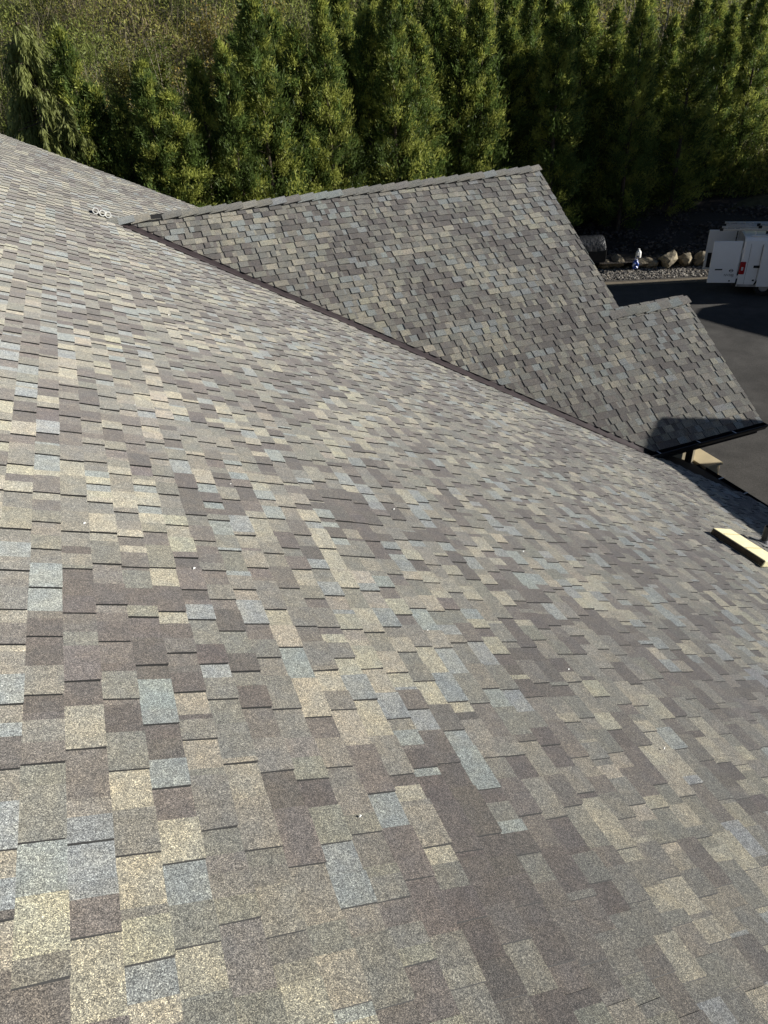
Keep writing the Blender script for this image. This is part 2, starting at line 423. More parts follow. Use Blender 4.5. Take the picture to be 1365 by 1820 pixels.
# valley: keep x >= val_x(y)+off ; y=RY-s/C2 ; val_x=-(T2*y+CC2)/T1
k2 = T2/(T1*C2)
hv = (-1, k2, -(-(T2*RY+CC2)/T1+.20))
N2 = shingles(gable, to2, n2, rows2, E1, ar2, lambda a, s: True, [hv, (0, -1, .0)], 300, 0, tabt=.0105)
# back slopes
gb = MB(); n2b = Vector((0, T2, 1))/C2
def P2b(x, y, h=0): return Vector((x, y, RZ-T2*(y-RY)))+n2b*h
gb.prism([P2b(VX0, RY), P2b(G_JX-.02, RY), P2b(G_JX-.02, 2*RY-G_EY), P2b(VX1, 2*RY-G_EY)], -n2b*.12)
hp(gb.build('gable_rear_slope', M_BACK))
gb = MB()
gb.prism([Vector((G_JX-.3, JY, JZ)), Vector((G_EX-.02, JY, JZ)), Vector((G_EX-.02, JY+2.5, JZ-2.5*T2)), Vector((G_JX-.3, JY+2.5, JZ-2.5*T2))], -n2b*.12)
hp(gb.build('lower_gable_rear_slope', M_BACK))

# --- rake metal edges of the gable
M_DRIP = simple('grey_drip_edge', (.16, .155, .15), .5, spec=.4, noise=(5, .15))
def strip(name, p, q, wv, h, mat, t=.004, parent=None):
    mbx = MB(); p = Vector(p); q = Vector(q); wv = Vector(wv); up = h
    mbx.prism([p, q, q+wv, p+wv], up.normalized()*t if hasattr(up, 'normalized') else up)
    o = mbx.build(name, mat)
    return hp(o)
for (xx, ya, yb) in ((G_JX, JY+.0, RY), (G_EX, G_EY, JY)):
    mbx = MB(); mbx.prism([P2(xx-.025, ya, -.10), P2(xx-.025, yb, -.10), P2(xx-.025, yb, .0), P2(xx-.025, ya, .0)], (.022, 0, 0)); hp(mbx.build('rake_trim', M_DRIP))
mbx = MB(); mbx.prism([P1(RIDGE_X, RAKE_Y-.01, -.12), P1(EAVE_X, RAKE_Y-.01, -.12), P1(EAVE_X, RAKE_Y-.01, .002), P1(RIDGE_X, RAKE_Y-.01, .002)], (0, .02, 0)); hp(mbx.build('far_rake_trim', M_DRIP))

# --- valley flashing (brown metal lying on the main slope along the gable)
vd = (Vector((VX1, G_EY, -T1*VX1))-Vector((VX0, RY, RZ))); vdn = vd.normalized()
wv = vdn.cross(n1)                      # in the plane of the main roof, away from the gable
if wv.y > 0: wv = -wv
wv2 = n2.cross(vdn); wv2 = wv2 if wv2.x > 0 else -wv2      # in the plane of the gable, away from the main roof
NS = 60; pts = []
for i in range(NS+1):
    t = i/NS; base = Vector((VX0, RY, RZ))+vd*t
    wob = .010*math.sin(i*1.7)+.007*math.sin(i*3.9)
    wt = min(.17, max(.0, t*vd.length*.9))
    pts.append((base+wv*(.035+wob)+n1*.026, base+n1*.022+n2*.008, base+wv2*.06+n2*.0045, base+wv2*wt+n2*.003))
vs_ = [q for r in pts for q in r]; fs_ = []
for i in range(NS):
    for j in range(3): fs_.append((i*4+j, i*4+j+1, (i+1)*4+j+1, (i+1)*4+j))
valley = hp(pyobj('valley_flashing', vs_, fs_, M_BROWNMETAL)); valley['label'] = 'dark brown metal strip along the valley between the two roof slopes'

# --- ridge caps
def ridge_caps(x0, x1, y, z, pitch, skip=()):
    x = x1; k = 0; L = pitch+.06; w = .17
    n = int((x1-x0)/pitch)
    for k in range(n+1):
        xl = x1-(k+1)*pitch; xr = xl+L
        if k == 0: xr = xl+pitch+.01
        if xr < x0: break
        if k in skip: continue
        hl, hr = .020, .050; jt = random.uniform(-.004, .006); wj = w+random.uniform(-.008, .008)
        col = pal(random.choice([2, 2, 3, 3, 4, 5]))*1.1
        V = []; C = []
        t = .009
        for (xx, h) in ((xl-.02, hl), (xr+jt, hr+random.uniform(0, .006))):
            f = lambda yy, sgn, hh: np.array((xx, y+sgn*yy, z-T2*yy+hh*1.15))
            top = [f(wj, -1, h+.020), f(wj*.5, -1, h+.014), f(.018, -1, h), f(0, 1, h-.004), f(.018, 1, h), f(wj, 1, h)]
            bot = [v-np.array((0, 0, t)) for v in top]
            V += top+bot; C += [col*random.uniform(.97, 1.03) for _ in top]+[col*.3 for _ in bot]
        F = []
        for i in range(5): F += [(i, i+1, 12+i+1, 12+i)]
        for i in range(5): F += [(12+i, 12+i+1, 18+i+1, 18+i)]
        F += [(0, 12, 18, 6), (5, 11, 23, 17)]
        for i in range(5): F += [(i+1, i, 6+i, 7+i)]
        o = col_mesh('ridge_cap', V, F, C, M_SH, gable)
ridge_caps(VX0-.12, G_JX+.02, RY, RZ, .29, skip=(28,))
ridge_caps(G_JX-.12, G_EX+.02, JY, JZ, .27)
# dark underlayment that shows where one cap is still missing
mbx = MB(); mbx.prism([P2(VX0+.1, RY-.14, .0215), P2(G_JX-.3, RY-.14, .0215), P2(G_JX-.3, RY, .0215), P2(VX0+.1, RY, .0215)], n2*.003); hp(mbx.build('ridge_underlayment', M_DARKWOOD))

# --- gutters
def gutter(name, p0, p1, out, label, hang):
    """open K-style trough from p0 to p1 (inner top edge), out = horizontal unit vector away from the roof"""
    p0 = Vector(p0); p1 = Vector(p1); out = Vector(out); Z = Vector((0, 0, 1)); d = (p1-p0)
    prof = [(0, 0), (0, -.115), (.075, -.115), (.088, -.085), (.112, -.055), (.125, -.02), (.125, 0), (.112, .002), (.112, -.014), (.118, -.016), (.106, -.05), (.082, -.08), (.07, -.108), (.004, -.108), (.004, 0)]
    pl = [p0+out*a+Z*b for a, b in prof]
    mbx = MB(); n = len(pl)
    vs = pl+[q+d for q in pl]
    mbx.add(vs, [(i, (i+1) % n, n+(i+1) % n, n+i) for i in range(n)])
    for e in (0, 1):
        o0 = d*e; dn = d.normalized()*(.002 if e == 0 else -.002)
        mbx.prism([p0+o0+out*a+Z*b for a, b in ((0.002, 0), (.002, -.113), (.075, -.113), (.088, -.085), (.112, -.055), (.124, -.02), (.124, 0))], dn)
    o = hp(mbx.build(name, M_BLACKMETAL)); o['label'] = label
    for t in hang:
        c = p0+d*t; dn = d.normalized()
        h = MB(); h.prism([c-dn*.012+out*.003+Z*.001, c+dn*.012+out*.003+Z*.001, c+dn*.012+out*.122+Z*.003, c-dn*.012+out*.122+Z*.003], Z*.004)
        h.build('gutter_hanger', M_ALU, o)
    return o
M_ALU = simple('aluminium', (.62, .62, .62), .35, metal=.8, spec=.5, noise=(8, .1))
ge_z = T2*G_EY+CC2
gutter('gable_gutter', (VX1+.02, G_EY-.005, ge_z-.012), (G_EX+.03, G_EY-.005, ge_z-.012), (0, -1, 0), 'black gutter on the lower edge of the gable roof', (.1, .42, .72))
gutter('main_gutter', (EAVE_X+.0, BACK_Y, -T1*EAVE_X-.02), (EAVE_X+.0, 9.25, -T1*EAVE_X-.02), (1, 0, 0), 'black gutter along the lower edge of the large roof slope', tuple(i/22 for i in range(1, 22)))
# fascia boards
mbx = MB(); mbx.box((VX1+.1, G_EY+.02, ge_z-.24), (G_EX-.04, G_EY+.05, ge_z-.06)); hp(mbx.build('fascia', M_BLACKMETAL))
mbx = MB(); mbx.box((EAVE_X-.06, BACK_Y, -T1*EAVE_X-.26), (EAVE_X-.03, RAKE_Y, -T1*EAVE_X-.10)); hp(mbx.build('fascia', M_BLACKMETAL))
# walls
def wallpoly(pts, d): 
    mbx = MB(); mbx.prism(pts, d); return hp(mbx.build('wall', M_WALL))
x0w = RIDGE_X-14.4
wallpoly([(9.35, BACK_Y+.4, GZ), (9.35, RAKE_Y-.5, GZ), (9.35, RAKE_Y-.5, -5.0), (9.35, BACK_Y+.4, -5.0)], (-.2, 0, 0))
for yy in (BACK_Y+.4, RAKE_Y-.7):
    wallpoly([(x0w, yy, GZ), (9.14, yy, GZ), (9.14, yy, -4.95), (RIDGE_X, yy, 2.25), (x0w, yy, -4.8)], (0, .2, 0))
wallpoly([(x0w, BACK_Y+.4, GZ), (x0w, RAKE_Y-.5, GZ), (x0w, RAKE_Y-.5, -4.9), (x0w, BACK_Y+.4, -4.9)], (.2, 0, 0))
# porch under the lower gable
wallpoly([(9.36, 9.42, GZ), (9.98, 9.42, GZ), (9.98, 9.42, -3.95), (9.36, 9.42, -3.95)], (0, .18, 0))
wallpoly([(9.80, 9.605, GZ), (9.80, 13.3, GZ), (9.80, 13.3, -4.0), (9.80, JY, -2.7), (9.80, 9.605, -3.9)], (.18, 0, 0))
mbx = MB(); mbx.box((9.70, 9.285, GZ), (9.79, 9.375, -4.2)); o = hp(mbx.build('downspout', M_BLACKMETAL)); o['label'] = 'black downspout under the gable gutter'
pc = MB(); pc.box((10.0, 9.1, -5.02), (10.44, 9.75, -4.97)); pc.box((10.03, 9.13, -5.26), (10.41, 9.72, -5.021)); pc.box((10.0, 9.1, -5.30), (10.44, 9.75, -5.261))
hp(pc.build('porch_ledge', M_BEIGE, bevel=.006))
pc = MB(); pc.box((10.06, 9.16, GZ), (10.38, 9.69, -5.301)); hp(pc.build('porch_post', M_BEIGE))

# --- vent pipe
vb = P1(7.62, 5.66)
vt = MB(); vt.tube(vb-Vector((0,0,.1)), vb+Vector((0, 0, .30)), .042, .042, 20, caps=False); vt.tube(vb+Vector((0,0,.30)), vb+Vector((0, 0, -.05)), .036, .036, 20, caps=False)
vt.add([vb+Vector((r*math.cos(t*math.pi/10), r*math.sin(t*math.pi/10), .30)) for r in (.042, .036) for t in range(20)], [(i, (i+1) % 20, 20+(i+1) % 20, 20+i) for i in range(20)])
vent = hp(vt.build('vent_pipe', simple('grey_black_pipe', (.04, .04, .042), .5, noise=(12, .3)))); vent['label'] = 'short dark plumbing vent pipe standing on the roof'
bo = MB(); q1 = Vector((1, 0, -T1)).normalized()
bo.prism([vb+q1*sx*.17+Vector((0, sy*.14, 0))+n1*.0215 for sx, sy in ((-1,-1),(1,-1),(1,1),(-1,1))], n1*.003)
bo.tube(vb+n1*.012, vb+Vector((0,0,.055))+n1*.03, .085, .046, 20, caps=False)
bo.build('flashing_boot', simple('grey_flashing', (.18, .18, .18), .5, metal=.3, noise=(9, .2)), vent)

# ------------------------------------------------------------------ things on the roof
# bundle with printed side
c0 = CAM  # corners from the photo on the plane h above the main roof
def on1(px, py, h):
    d = ray(px, py); k = (h*C1-CH)/(d.z+T1*d.x); return CAM+d*k
hB = .118
A_ = on1(1267.5, 937.4, hB); B_ = on1(1296.6, 936.7, hB); D_ = on1(1361.8, 997, hB)
ul = (D_-A_); Lb = ul.length; ul.normalize(); uw = n1.cross(ul); uw = uw if uw.dot(B_-A_) > 0 else -uw
Wb = .50
base = A_-n1*(hB-.020)
bundle = empty('shingle_bundle', base); tag(bundle, 'pale yellow wrapped bundle with printed side painted dark as shade lying near the eave', 'bundle')
Mb = Matrix((( ul.x, uw.x, n1.x, base.x), (ul.y, uw.y, n1.y, base.y), (ul.z, uw.z, n1.z, base.z), (0, 0, 0, 1)))
bundle.matrix_world = Mb
M_WRAP = simple('pale_yellow_wrap', (.74, .67, .42), .6, noise=(25, .12), bump=(14, .25, .01))
hb = hB-.020
w = MB(); w.box((0, 0, 0), (Lb, Wb, hb)); wr = w.build('wrapper', M_WRAP, bundle, bevel=.014)
M_INK = simple('dark_print', (.012, .009, .006), .7, noise=(40, .2))
def side_mark(poly):  # poly in (l,h) on the side face v=0
    k = MB(); k.prism([(a, -.0012, b) for a, b in poly], (0, -.0006, 0)); return k
sp = MB(); sp.box((.012, -.0016, .010), (Lb-.012, -.0006, hb-.012)); sp.build('shaded_print_side', simple('shaded_wrap_brown', (.085, .065, .04), .75, noise=(18, .2)), bundle)  # yellow wrap's shaded side, its shade put into a dark brown colour
for k_ in (.2, .62):
    st_ = MB(); st_.box((Lb*k_-.012, .02, hb+.0005), (Lb*k_+.012, Wb-.02, hb+.0022)); st_.build('wrapper_seam', simple('dull_yellow_seam', (.55, .47, .26), .6, noise=(30, .2)), bundle)
lg = MB(); nn = 28; cx, cz, ro, ri = .085, hb*.5, .036, .029
vsr = [(cx+r*math.cos(t*2*math.pi/nn), -.0024, cz+r*math.sin(t*2*math.pi/nn)) for r in (ro, ri) for t in range(nn)]
lg.add(vsr, [(i, (i+1) % nn, nn+(i+1) % nn, nn+i) for i in range(nn)])
lg.add([(cx-.012, -.0024, cz-.02), (cx-.004, -.0024, cz-.02), (cx+.012, -.0024, cz+.02), (cx+.004, -.0024, cz+.02)], [(0, 1, 2, 3)])
lg.build('printed_emblem', M_INK, bundle)
pr = MB(); rr = random.Random(4)
for (l0, l1, zz, hh) in ((.145, .30, .062, .012), (.16, .30, .042, .008), (.30, .37, .056, .018), (.50, .64, .066, .013), (.50, .66, .045, .011), (.60, .69, .028, .008), (.70, .745, .052, .02)):
    x = l0
    while x < l1:
        wl = rr.uniform(.006, .014); pr.add([(x, -.0024, zz), (x+wl, -.0024, zz), (x+wl, -.0024, zz+hh*rr.uniform(.7, 1)), (x, -.0024, zz+hh*rr.uniform(.7, 1))], [(0, 1, 2, 3)]); x += wl+rr.uniform(.003, .006)
pr.build('printed_text', M_INK, bundle)
# three pipe offcuts beside the ridge end
pb = P1(.13, 14.93)
for i, (dx, lift, nm) in enumerate(((-.10, 0, 'leftmost'), (.02, .0, 'middle'), (.12, .0, 'rightmost'))):
    c = P1(.13+dx*.9, 14.93+.02*i, .075)
    t = MB(); ax = Vector((.0, 1, -.16)).normalized()*.22
    e0, e1 = c-ax*.3, c+ax
    n = 22; q = ax.to_track_quat('Z', 'Y')
    ring = lambda cc, r: [cc+q @ Vector((r*math.cos(k*2*math.pi/n), r*math.sin(k*2*math.pi/n), 0)) for k in range(n)]
    vs = ring(e0, .056)+ring(e1, .056)+ring(e1, .040)+ring(e0, .040)
    t.add(vs, [(a*n+k, a*n+(k+1) % n, ((a+1) % 4)*n+(k+1) % n, ((a+1) % 4)*n+k) for a in range(4) for k in range(n)])
    o = t.build('pipe_offcut', M_WHITE)
    tag(o, f'{nm} of three short white pipe rings by the ridge end', 'pipe', 'white pipe rings by the ridge end')

dbr = np.random.default_rng(21); dv_ = []; df_ = []
for px, py in ((345, 1010), (553, 670), (700, 905), (240, 720), (820, 640), (1010, 1190), (640, 1450), (410, 860), (930, 980), (150, 930), (760, 1120), (1180, 1330), (300, 560)):
    q = on1(px, py, .024); k = len(dv_); r_ = dbr.uniform(.006, .012)
    for w_ in ((1, 0, 0), (-.5, .9, 0), (-.6, -.8, 0), (0, 0, .9)): dv_.append(q+Vector(w_)*r_)
    df_ += [(k, k+1, k+3), (k+1, k+2, k+3), (k+2, k, k+3), (k+2, k+1, k)]
tag(pyobj('roof_crumbs', dv_, df_, M_WHITE), 'scattered pale crumbs on the large roof slope', 'debris', kind='stuff')

# ------------------------------------------------------------------ stones and small things by the road
def blob(name, c, size, seed, mat, sub=3, rough=.28, flat=.0):
    r = np.random.default_rng(seed); bm = bmesh.new(); bmesh.ops.create_icosphere(bm, subdivisions=sub, radius=1)
    pl = [(Vector(r.normal(0, 1, 3)).normalized(), r.uniform(.42, .85)) for _ in range(20)]
    ph = r.uniform(0, 6, 6)
    for v in bm.verts:
        d = v.co.normalized(); k = 1.
        for n, t in pl:
            dd = d.dot(n)
            if dd > 0: k = min(k, t/dd)
        k *= 1+.09*math.sin(3.1*d.x+ph[3])*math.sin(3.7*d.z+ph[4])+.05*math.sin(5*d.x+ph[0])*math.sin(6*d.y+ph[1])+.03*math.sin(13*d.z+ph[2]+4*d.x)
        v.co = Vector((d.x*k*size[0], d.y*k*size[1], d.z*k*size[2]))
        if v.co.z < -size[2]*.7: v.co.z = -size[2]*.7
    me = bpy.data.meshes.new(name); bm.to_mesh(me); bm.free()
    o = link(name, me, mat); o.location = (c[0], c[1], c[2]+size[2]*.7); return o
def rock_mat():
    mt, n, b = new_mat('tan_boulder'); L = n.links; b.inputs['Roughness'].default_value = .9
    tc = n.nodes.new('ShaderNodeTexCoord'); nz = n.nodes.new('ShaderNodeTexNoise'); nz.inputs['Scale'].default_value = 3; nz.inputs['Detail'].default_value = 9
    L.new(tc.outputs['Object'], nz.inputs['Vector']); rp = n.nodes.new('ShaderNodeValToRGB'); e = rp.color_ramp.elements
    e[0].position = .3; e[0].color = (.10, .085, .06, 1); e[1].position = .7; e[1].color = (.36, .30, .20, 1)
    L.new(nz.outputs[0], rp.inputs[0]); L.new(rp.outputs[0], b.inputs['Base Color'])
    bp = n.nodes.new('ShaderNodeBump'); bp.inputs['Strength'].default_value = .8; bp.inputs['Distance'].default_value = .06; L.new(nz.outputs[0], bp.inputs['Height']); L.new(bp.outputs[0], b.inputs['Normal'])
    return mt
M_ROCK = rock_mat()
rocks = [(1102, 481, .62, .62, .45, 'rounded tan boulder right beside the black trailer'),
         (1141, 480, .50, .5, .36, 'dark low boulder under the white jug'),
         (1158, 480, .52, .5, .40, 'tan boulder right of the blue and white bag'),
         (1188, 479, .78, .6, .52, 'widest tan boulder in the middle of the row'),
         (1222, 478, .62, .6, .50, 'grey tan boulder just left of the van doors'),
         (1251, 477, .6, .6, .46, 'boulder half hidden behind the open van doors'),
         (1290, 476, .7, .6, .5, 'boulder behind the van'),
         (1078, 481, .5, .5, .36, 'small boulder in the shade of the black trailer')]
for i, (px, py, sx, sy, sz, lb) in enumerate(rocks):
    c = at_z(px, py, GZ); c += BV*sy*.8
    o = blob('boulder', (c.x, c.y, GZ-.05), (sx, sy, sz), 40+i, M_ROCK); o.rotation_euler = (0, 0, i*1.3)
    tag(o, lb, 'boulder', 'boulders along the gravel edge')
# gravel stones
gs = np.random.default_rng(5)
ico = bmesh.new(); bmesh.ops.create_icosphere(ico, subdivisions=1, radius=1); iv = np.array([v.co[:] for v in ico.verts]); fi = [tuple(v.index for v in f.verts) for f in ico.faces]; ico.free()
GV, GF, GC = [], [], []
shd = [(.20, .18, .155), (.15, .135, .12), (.10, .09, .085), (.26, .225, .18), (.06, .057, .054), (.38, .35, .30)]
def add_stones(n, a0, a1, b0, b1, r0, r1, zf):
    for _ in range(n):
        a = gs.uniform(a0, a1); b = gs.uniform(b0, b1); r = gs.uniform(r0, r1)
        P = ab(a, b, zf(a, b)+r*.3); sc = np.array([gs.uniform(.7, 1.4), gs.uniform(.7, 1.3), gs.uniform(.5, .9)])*r
        k = len(GV); GV.extend((iv*sc*(1+gs.uniform(-.2, .2, (12, 1)))+np.array(P[:])).tolist()); GF.extend([tuple(q+k for q in f) for f in fi])
        c = np.array(shd[gs.integers(len(shd))])*gs.uniform(.8, 1.15); GC.extend([c]*12)
add_stones(5200, 6.5, 19, 32.7, 34.7, .022, .06, lambda a, b: GZ+.012)
M_STONE, n_, b_ = new_mat('gravel_stone'); b_.inputs['Roughness'].default_value = .9
at_ = n_.nodes.new('ShaderNodeAttribute'); at_.attribute_name = 'Col'; n_.links.new(at_.outputs['Color'], b_.inputs['Base Color'])
tag(col_mesh('gravel', GV, GF, GC, M_STONE), 'loose mixed grey gravel between the road and the boulders', 'gravel', kind='stuff')
GV, GF, GC = [], [], []; shd = [(.05, .04, .03), (.07, .055, .04), (.035, .03, .028), (.09, .075, .06), (.12, .10, .085)]
add_stones(6500, 4, 26, 34.9, 42, .03, .09, lambda a, b: ground_z(a, b)+.2+.10*math.sin(a*1.3+b)+.06*math.sin(a*3.1-b*2))
tag(col_mesh('bark_chips', GV, GF, GC, M_STONE), 'dark bark mulch chips on the shaded bank under the hedge', 'mulch', kind='stuff')

# white jug on the low boulder
jb = at_z(1134, 458, GZ+.62)
jug = empty('plastic_jug', jb); tag(jug, 'white plastic jug standing on top of the boulders', 'jug')
prof = [(0, 0), (.115, 0), (.125, .02), (.125, .22), (.105, .28), (.05, .335), (.038, .35), (.038, .375), (0, .375)]
n = 20; J = MB(); vs = [(r*math.cos(t*2*math.pi/n), r*math.sin(t*2*math.pi/n), z) for r, z in prof for t in range(n)]
J.add(vs, [(i*n+t, i*n+(t+1) % n, (i+1)*n+(t+1) % n, (i+1)*n+t) for i in range(len(prof)-1) for t in range(n)])
J.build('bottle', M_WHITE, jug, smooth=True)
J = MB(); J.tube((0, 0, .37), (0, 0, .40), .044, .042, 16); J.build('cap', M_WHITE, jug)
hd = MB(); vdir = Vector((-.74, -.67, 0)); sdv = Vector((.67, -.74, 0))
pth = [vdir*.10+Vector((0, 0, .26)), vdir*.155+Vector((0, 0, .24)), vdir*.165+Vector((0, 0, .15)), vdir*.12+Vector((0, 0, .10))]
for i in range(3): hd.tube(pth[i], pth[i+1], .014, .014, 8)
hd.build('handle', M_WHITE, jug)
lb_ = MB(); lb_.prism([vdir*.127+sdv*sx+Vector((0, 0, z)) for sx, z in ((-.045, .04), (.045, .04), (.045, .13), (-.045, .13))], vdir*.002); lb_.build('paper_label', simple('blue_label', (.03, .07, .2), .6, noise=(20, .4)), jug)
# blue and white bag leaning on the boulder
bc = at_z(1127, 479, GZ); bc -= BV*.12
bag = empty('bag', (bc.x, bc.y, GZ+.02)); tag(bag, 'blue and white bag leaning against a boulder below the white jug', 'bag')
bm = bmesh.new(); bmesh.ops.create_icosphere(bm, subdivisions=3, radius=1)
for v in bm.verts:
    d = v.co.copy(); v.co = Vector((d.x*.15*(1-.15*d.z)+.02*math.sin(9*d.z), d.y*.10+.02*math.sin(7*d.x+5*d.z), (d.z+1)*.24)); 
    v.co += Vector((.012*math.sin(23*d.x+9*d.z), .02*math.sin(19*d.z), 0))
me = bpy.data.meshes.new('sack'); bm.to_mesh(me); bm.free()
mt, nn_, bb_ = new_mat('blue_white_film'); bb_.inputs['Roughness'].default_value = .35
tc = nn_.nodes.new('ShaderNodeTexCoord'); nz = nn_.nodes.new('ShaderNodeTexNoise'); nz.inputs['Scale'].default_value = 7; nn_.links.new(tc.outputs['Object'], nz.inputs['Vector'])
rp = nn_.nodes.new('ShaderNodeValToRGB'); rp.color_ramp.interpolation = 'CONSTANT'; e = rp.color_ramp.elements; e[0].color = (.03, .09, .42, 1); e[1].position = .54; e[1].color = (.6, .65, .75, 1)
nn_.links.new(nz.outputs[0], rp.inputs[0]); nn_.links.new(rp.outputs[0], bb_.inputs['Base Color'])
sk = link('sack', me, mt, bag); sk.rotation_euler = (0, 0, -.4)
tk = MB()
for k in range(5): tk.prism([(.03*math.cos(k*1.26), .03*math.sin(k*1.26), .46), (.07*math.cos(k*1.26-.3), .05*math.sin(k*1.26-.3), .56), (.07*math.cos(k*1.26+.5), .05*math.sin(k*1.26+.5), .55)], (.004, .003, .002))
tk.build('tied_top', mt, bag)

# black trailer with domed mesh cover
tb = at_z(1062, 484, GZ)
tr = empty('utility_trailer', (tb.x, tb.y, GZ), math.atan2(AV.y, AV.x)); tag(tr, 'black utility trailer with a domed mesh cover beside the boulders', 'trailer')
M_BLK = simple('black_paint', (.012, .012, .013), .45, spec=.4, noise=(6, .3))
xL = -2.4; wT = 1.25
b = MB(); b.box((xL, .05, .42), (.25, wT, .47)); b.box((xL, .05, .47), (.25, .09, .95)); b.box((xL, wT-.04, .47), (.25, wT, .95)); b.box((xL, .09, .47), (xL+.04, wT-.04, .95))
b.build('box', M_BLK, tr, bevel=.01)
b = MB(); b.box((.255, .05, .46), (.30, wT, .97)); tg = b.build('tailgate', M_BLK, tr, bevel=.01)
b = MB(); b.tube((.32, .3, .62), (.36, .3, .62), .03); b.tube((.36, .3, .62), (.36, .3, .74), .018); b.tube((.36, .3, .74), (.32, .3, .74), .018); b.build('latch', M_ALU, tg)
for yy in (.07, wT-.02):
    b = MB(); b.tube((.315, yy, .45), (.315, yy, 1.02), .022); b.build('corner_post', M_BLK, tr)
for k, xx in enumerate(np.linspace(xL, .2, 4)):
    b = MB(); pp = [(xx, .65+.60*math.cos(t), .95+.55*math.sin(t)**.8) for t in np.linspace(0.02, math.pi-.02, 9)]
    for i in range(8): b.tube(pp[i], pp[i+1], .015, n=6)
    b.build('hoop', M_BLK, tr)
mt, nn_, bb_ = new_mat('black_mesh_tarp'); bb_.inputs['Base Color'].default_value = (.05, .052, .056, 1); bb_.inputs['Roughness'].default_value = .5
nzz = nn_.nodes.new('ShaderNodeTexNoise'); nzz.inputs['Scale'].default_value = 9; tcc = nn_.nodes.new('ShaderNodeTexCoord'); nn_.links.new(tcc.outputs['Object'], nzz.inputs['Vector'])
bpp = nn_.nodes.new('ShaderNodeBump'); bpp.inputs['Distance'].default_value = .05; nn_.links.new(nzz.outputs[0], bpp.inputs['Height']); nn_.links.new(bpp.outputs[0], bb_.inputs['Normal'])
trn = nn_.nodes.new('ShaderNodeBsdfTransparent'); mxs = nn_.nodes.new('ShaderNodeMixShader'); mxs.inputs[0].default_value = .35
nn_.links.new(bb_.outputs[0], mxs.inputs[1]); nn_.links.new(trn.outputs[0], mxs.inputs[2]); nn_.links.new(mxs.outputs[0], nn_.nodes['Material Output'].inputs[0])
V = []; F = []; tt = np.linspace(0.0, math.pi, 15); xs = list(np.linspace(xL, .2, 9))+[.26, .29]
for k, xx in enumerate(xs):
    sc = 1. if k < 9 else (.88 if k == 9 else .6)
    for t in tt: V.append((xx, .65+.615*math.cos(t)*(.9+.1*sc), .96+.565*sc*math.sin(t)**.8+.012*math.sin(k*2+t*5)))
for i in range(len(xs)-1):
    for j in range(14): F.append((i*15+j, i*15+j+1, (i+1)*15+j+1, (i+1)*15+j))
pyobj('mesh_cover', V, F, mt, tr, True)
for yy in (-.03, wT+.07):
    w = empty('w') if False else None
    b = MB(); b.tube((-1.1, yy-.09, .33), (-1.1, yy+.09, .33), .33, .33, 24); wh = b.build('wheel', simple('tyre_rubber', (.02, .02, .02), .85, noise=(20, .3)), tr)
    b = MB(); b.tube((-1.1, yy-.095, .33), (-1.1, yy+.095, .33), .17, .17, 16); b.build('rim', M_ALU, wh)
pl = MB(); pr_ = [(0, 0), (.13, 0), (.15, .3), (.16, .31), (.14, .31), (.12, .02), (0, .02)]; n = 18
pl.add([(r*math.cos(t*2*math.pi/n), r*math.sin(t*2*math.pi/n), z) for r, z in pr_ for t in range(n)], [(i*n+t, i*n+(t+1) % n, (i+1)*n+(t+1) % n, (i+1)*n+t) for i in range(len(pr_)-1) for t in range(n)])
pail = pl.build('metal_pail', M_ALU, smooth=True); pail.location = tr.matrix_world @ Vector((0, 0, 0)) if False else Vector((tb.x, tb.y, GZ))+AV*(-.42)+BV*.35+Vector((0, 0, .90))
pst = MB(); pst.box((-.75, .12, .47), (-.1, .6, .895)); pst.build('tool_chest', M_BLK, tr)
tag(pail, 'shiny pail seen through the mesh cover of the black trailer', 'pail')

# ------------------------------------------------------------------ the van
vc = at_z(1307.5, 509.5, GZ+.36)
hd_ = Vector((.80, -.60, 0)).normalized(); hang = math.atan2(hd_.y, hd_.x)
left = Vector((-hd_.y, hd_.x, 0))
HW = 1.02
van_o = vc+left*HW; van = empty('cargo_van', (van_o.x, van_o.y, GZ), hang)
tag(van, 'white cargo van with both rear doors open and ladders on its roof', 'van')
M_VAN, nv, bv = new_mat('white_van_paint'); bv.inputs['Base Color'].default_value = (.74, .76, .78, 1); bv.inputs['Roughness'].default_value = .28; bv.inputs['Specular IOR Level'].default_value = .5; bv.inputs['Coat Weight'].default_value = .4; bv.inputs['Coat Roughness'].default_value = .1
tcv = nv.nodes.new('ShaderNodeTexCoord'); nzv = nv.nodes.new('ShaderNodeTexNoise'); nzv.inputs['Scale'].default_value = 3; nzv.inputs['Detail'].default_value = 6; nv.links.new(tcv.outputs['Object'], nzv.inputs['Vector'])
mrv = nv.nodes.new('ShaderNodeMapRange'); mrv.inputs[3].default_value = .78; mrv.inputs[4].default_value = .86; nv.links.new(nzv.outputs[0], mrv.inputs[0])
cmb = nv.nodes.new('ShaderNodeCombineColor')
for i in range(3): nv.links.new(mrv.outputs[0], cmb.inputs[i])
nv.links.new(cmb.outputs[0], bv.inputs['Base Color'])
HT = 2.30
def ring(hw, z0, zt, sh=.10):
    """half section up the left side and down the right: body sides lean in towards the roof"""
    L = [(hw*.97, z0), (hw, z0+.18), (hw, z0+.62*(zt-z0)*.8), (hw*.985, z0+.62*(zt-z0)), (hw*.93, zt-.16), (hw*.88, zt-.05), (hw*.78, zt)]
    return [(y, z) for y, z in L]+[(-y, z) for y, z in reversed(L)]
secs = [(0, HW*.98, .36, HT-.03), (.06, HW, .36, HT), (1.5, HW, .36, HT+.02), (3.3, HW, .36, HT), (3.6, HW, .36, HT-.06), (4.45, HW*.99, .36, 1.38), (5.2, HW*.95, .36, 1.20), (5.45, HW*.86, .42, .98)]
V = []; F = []
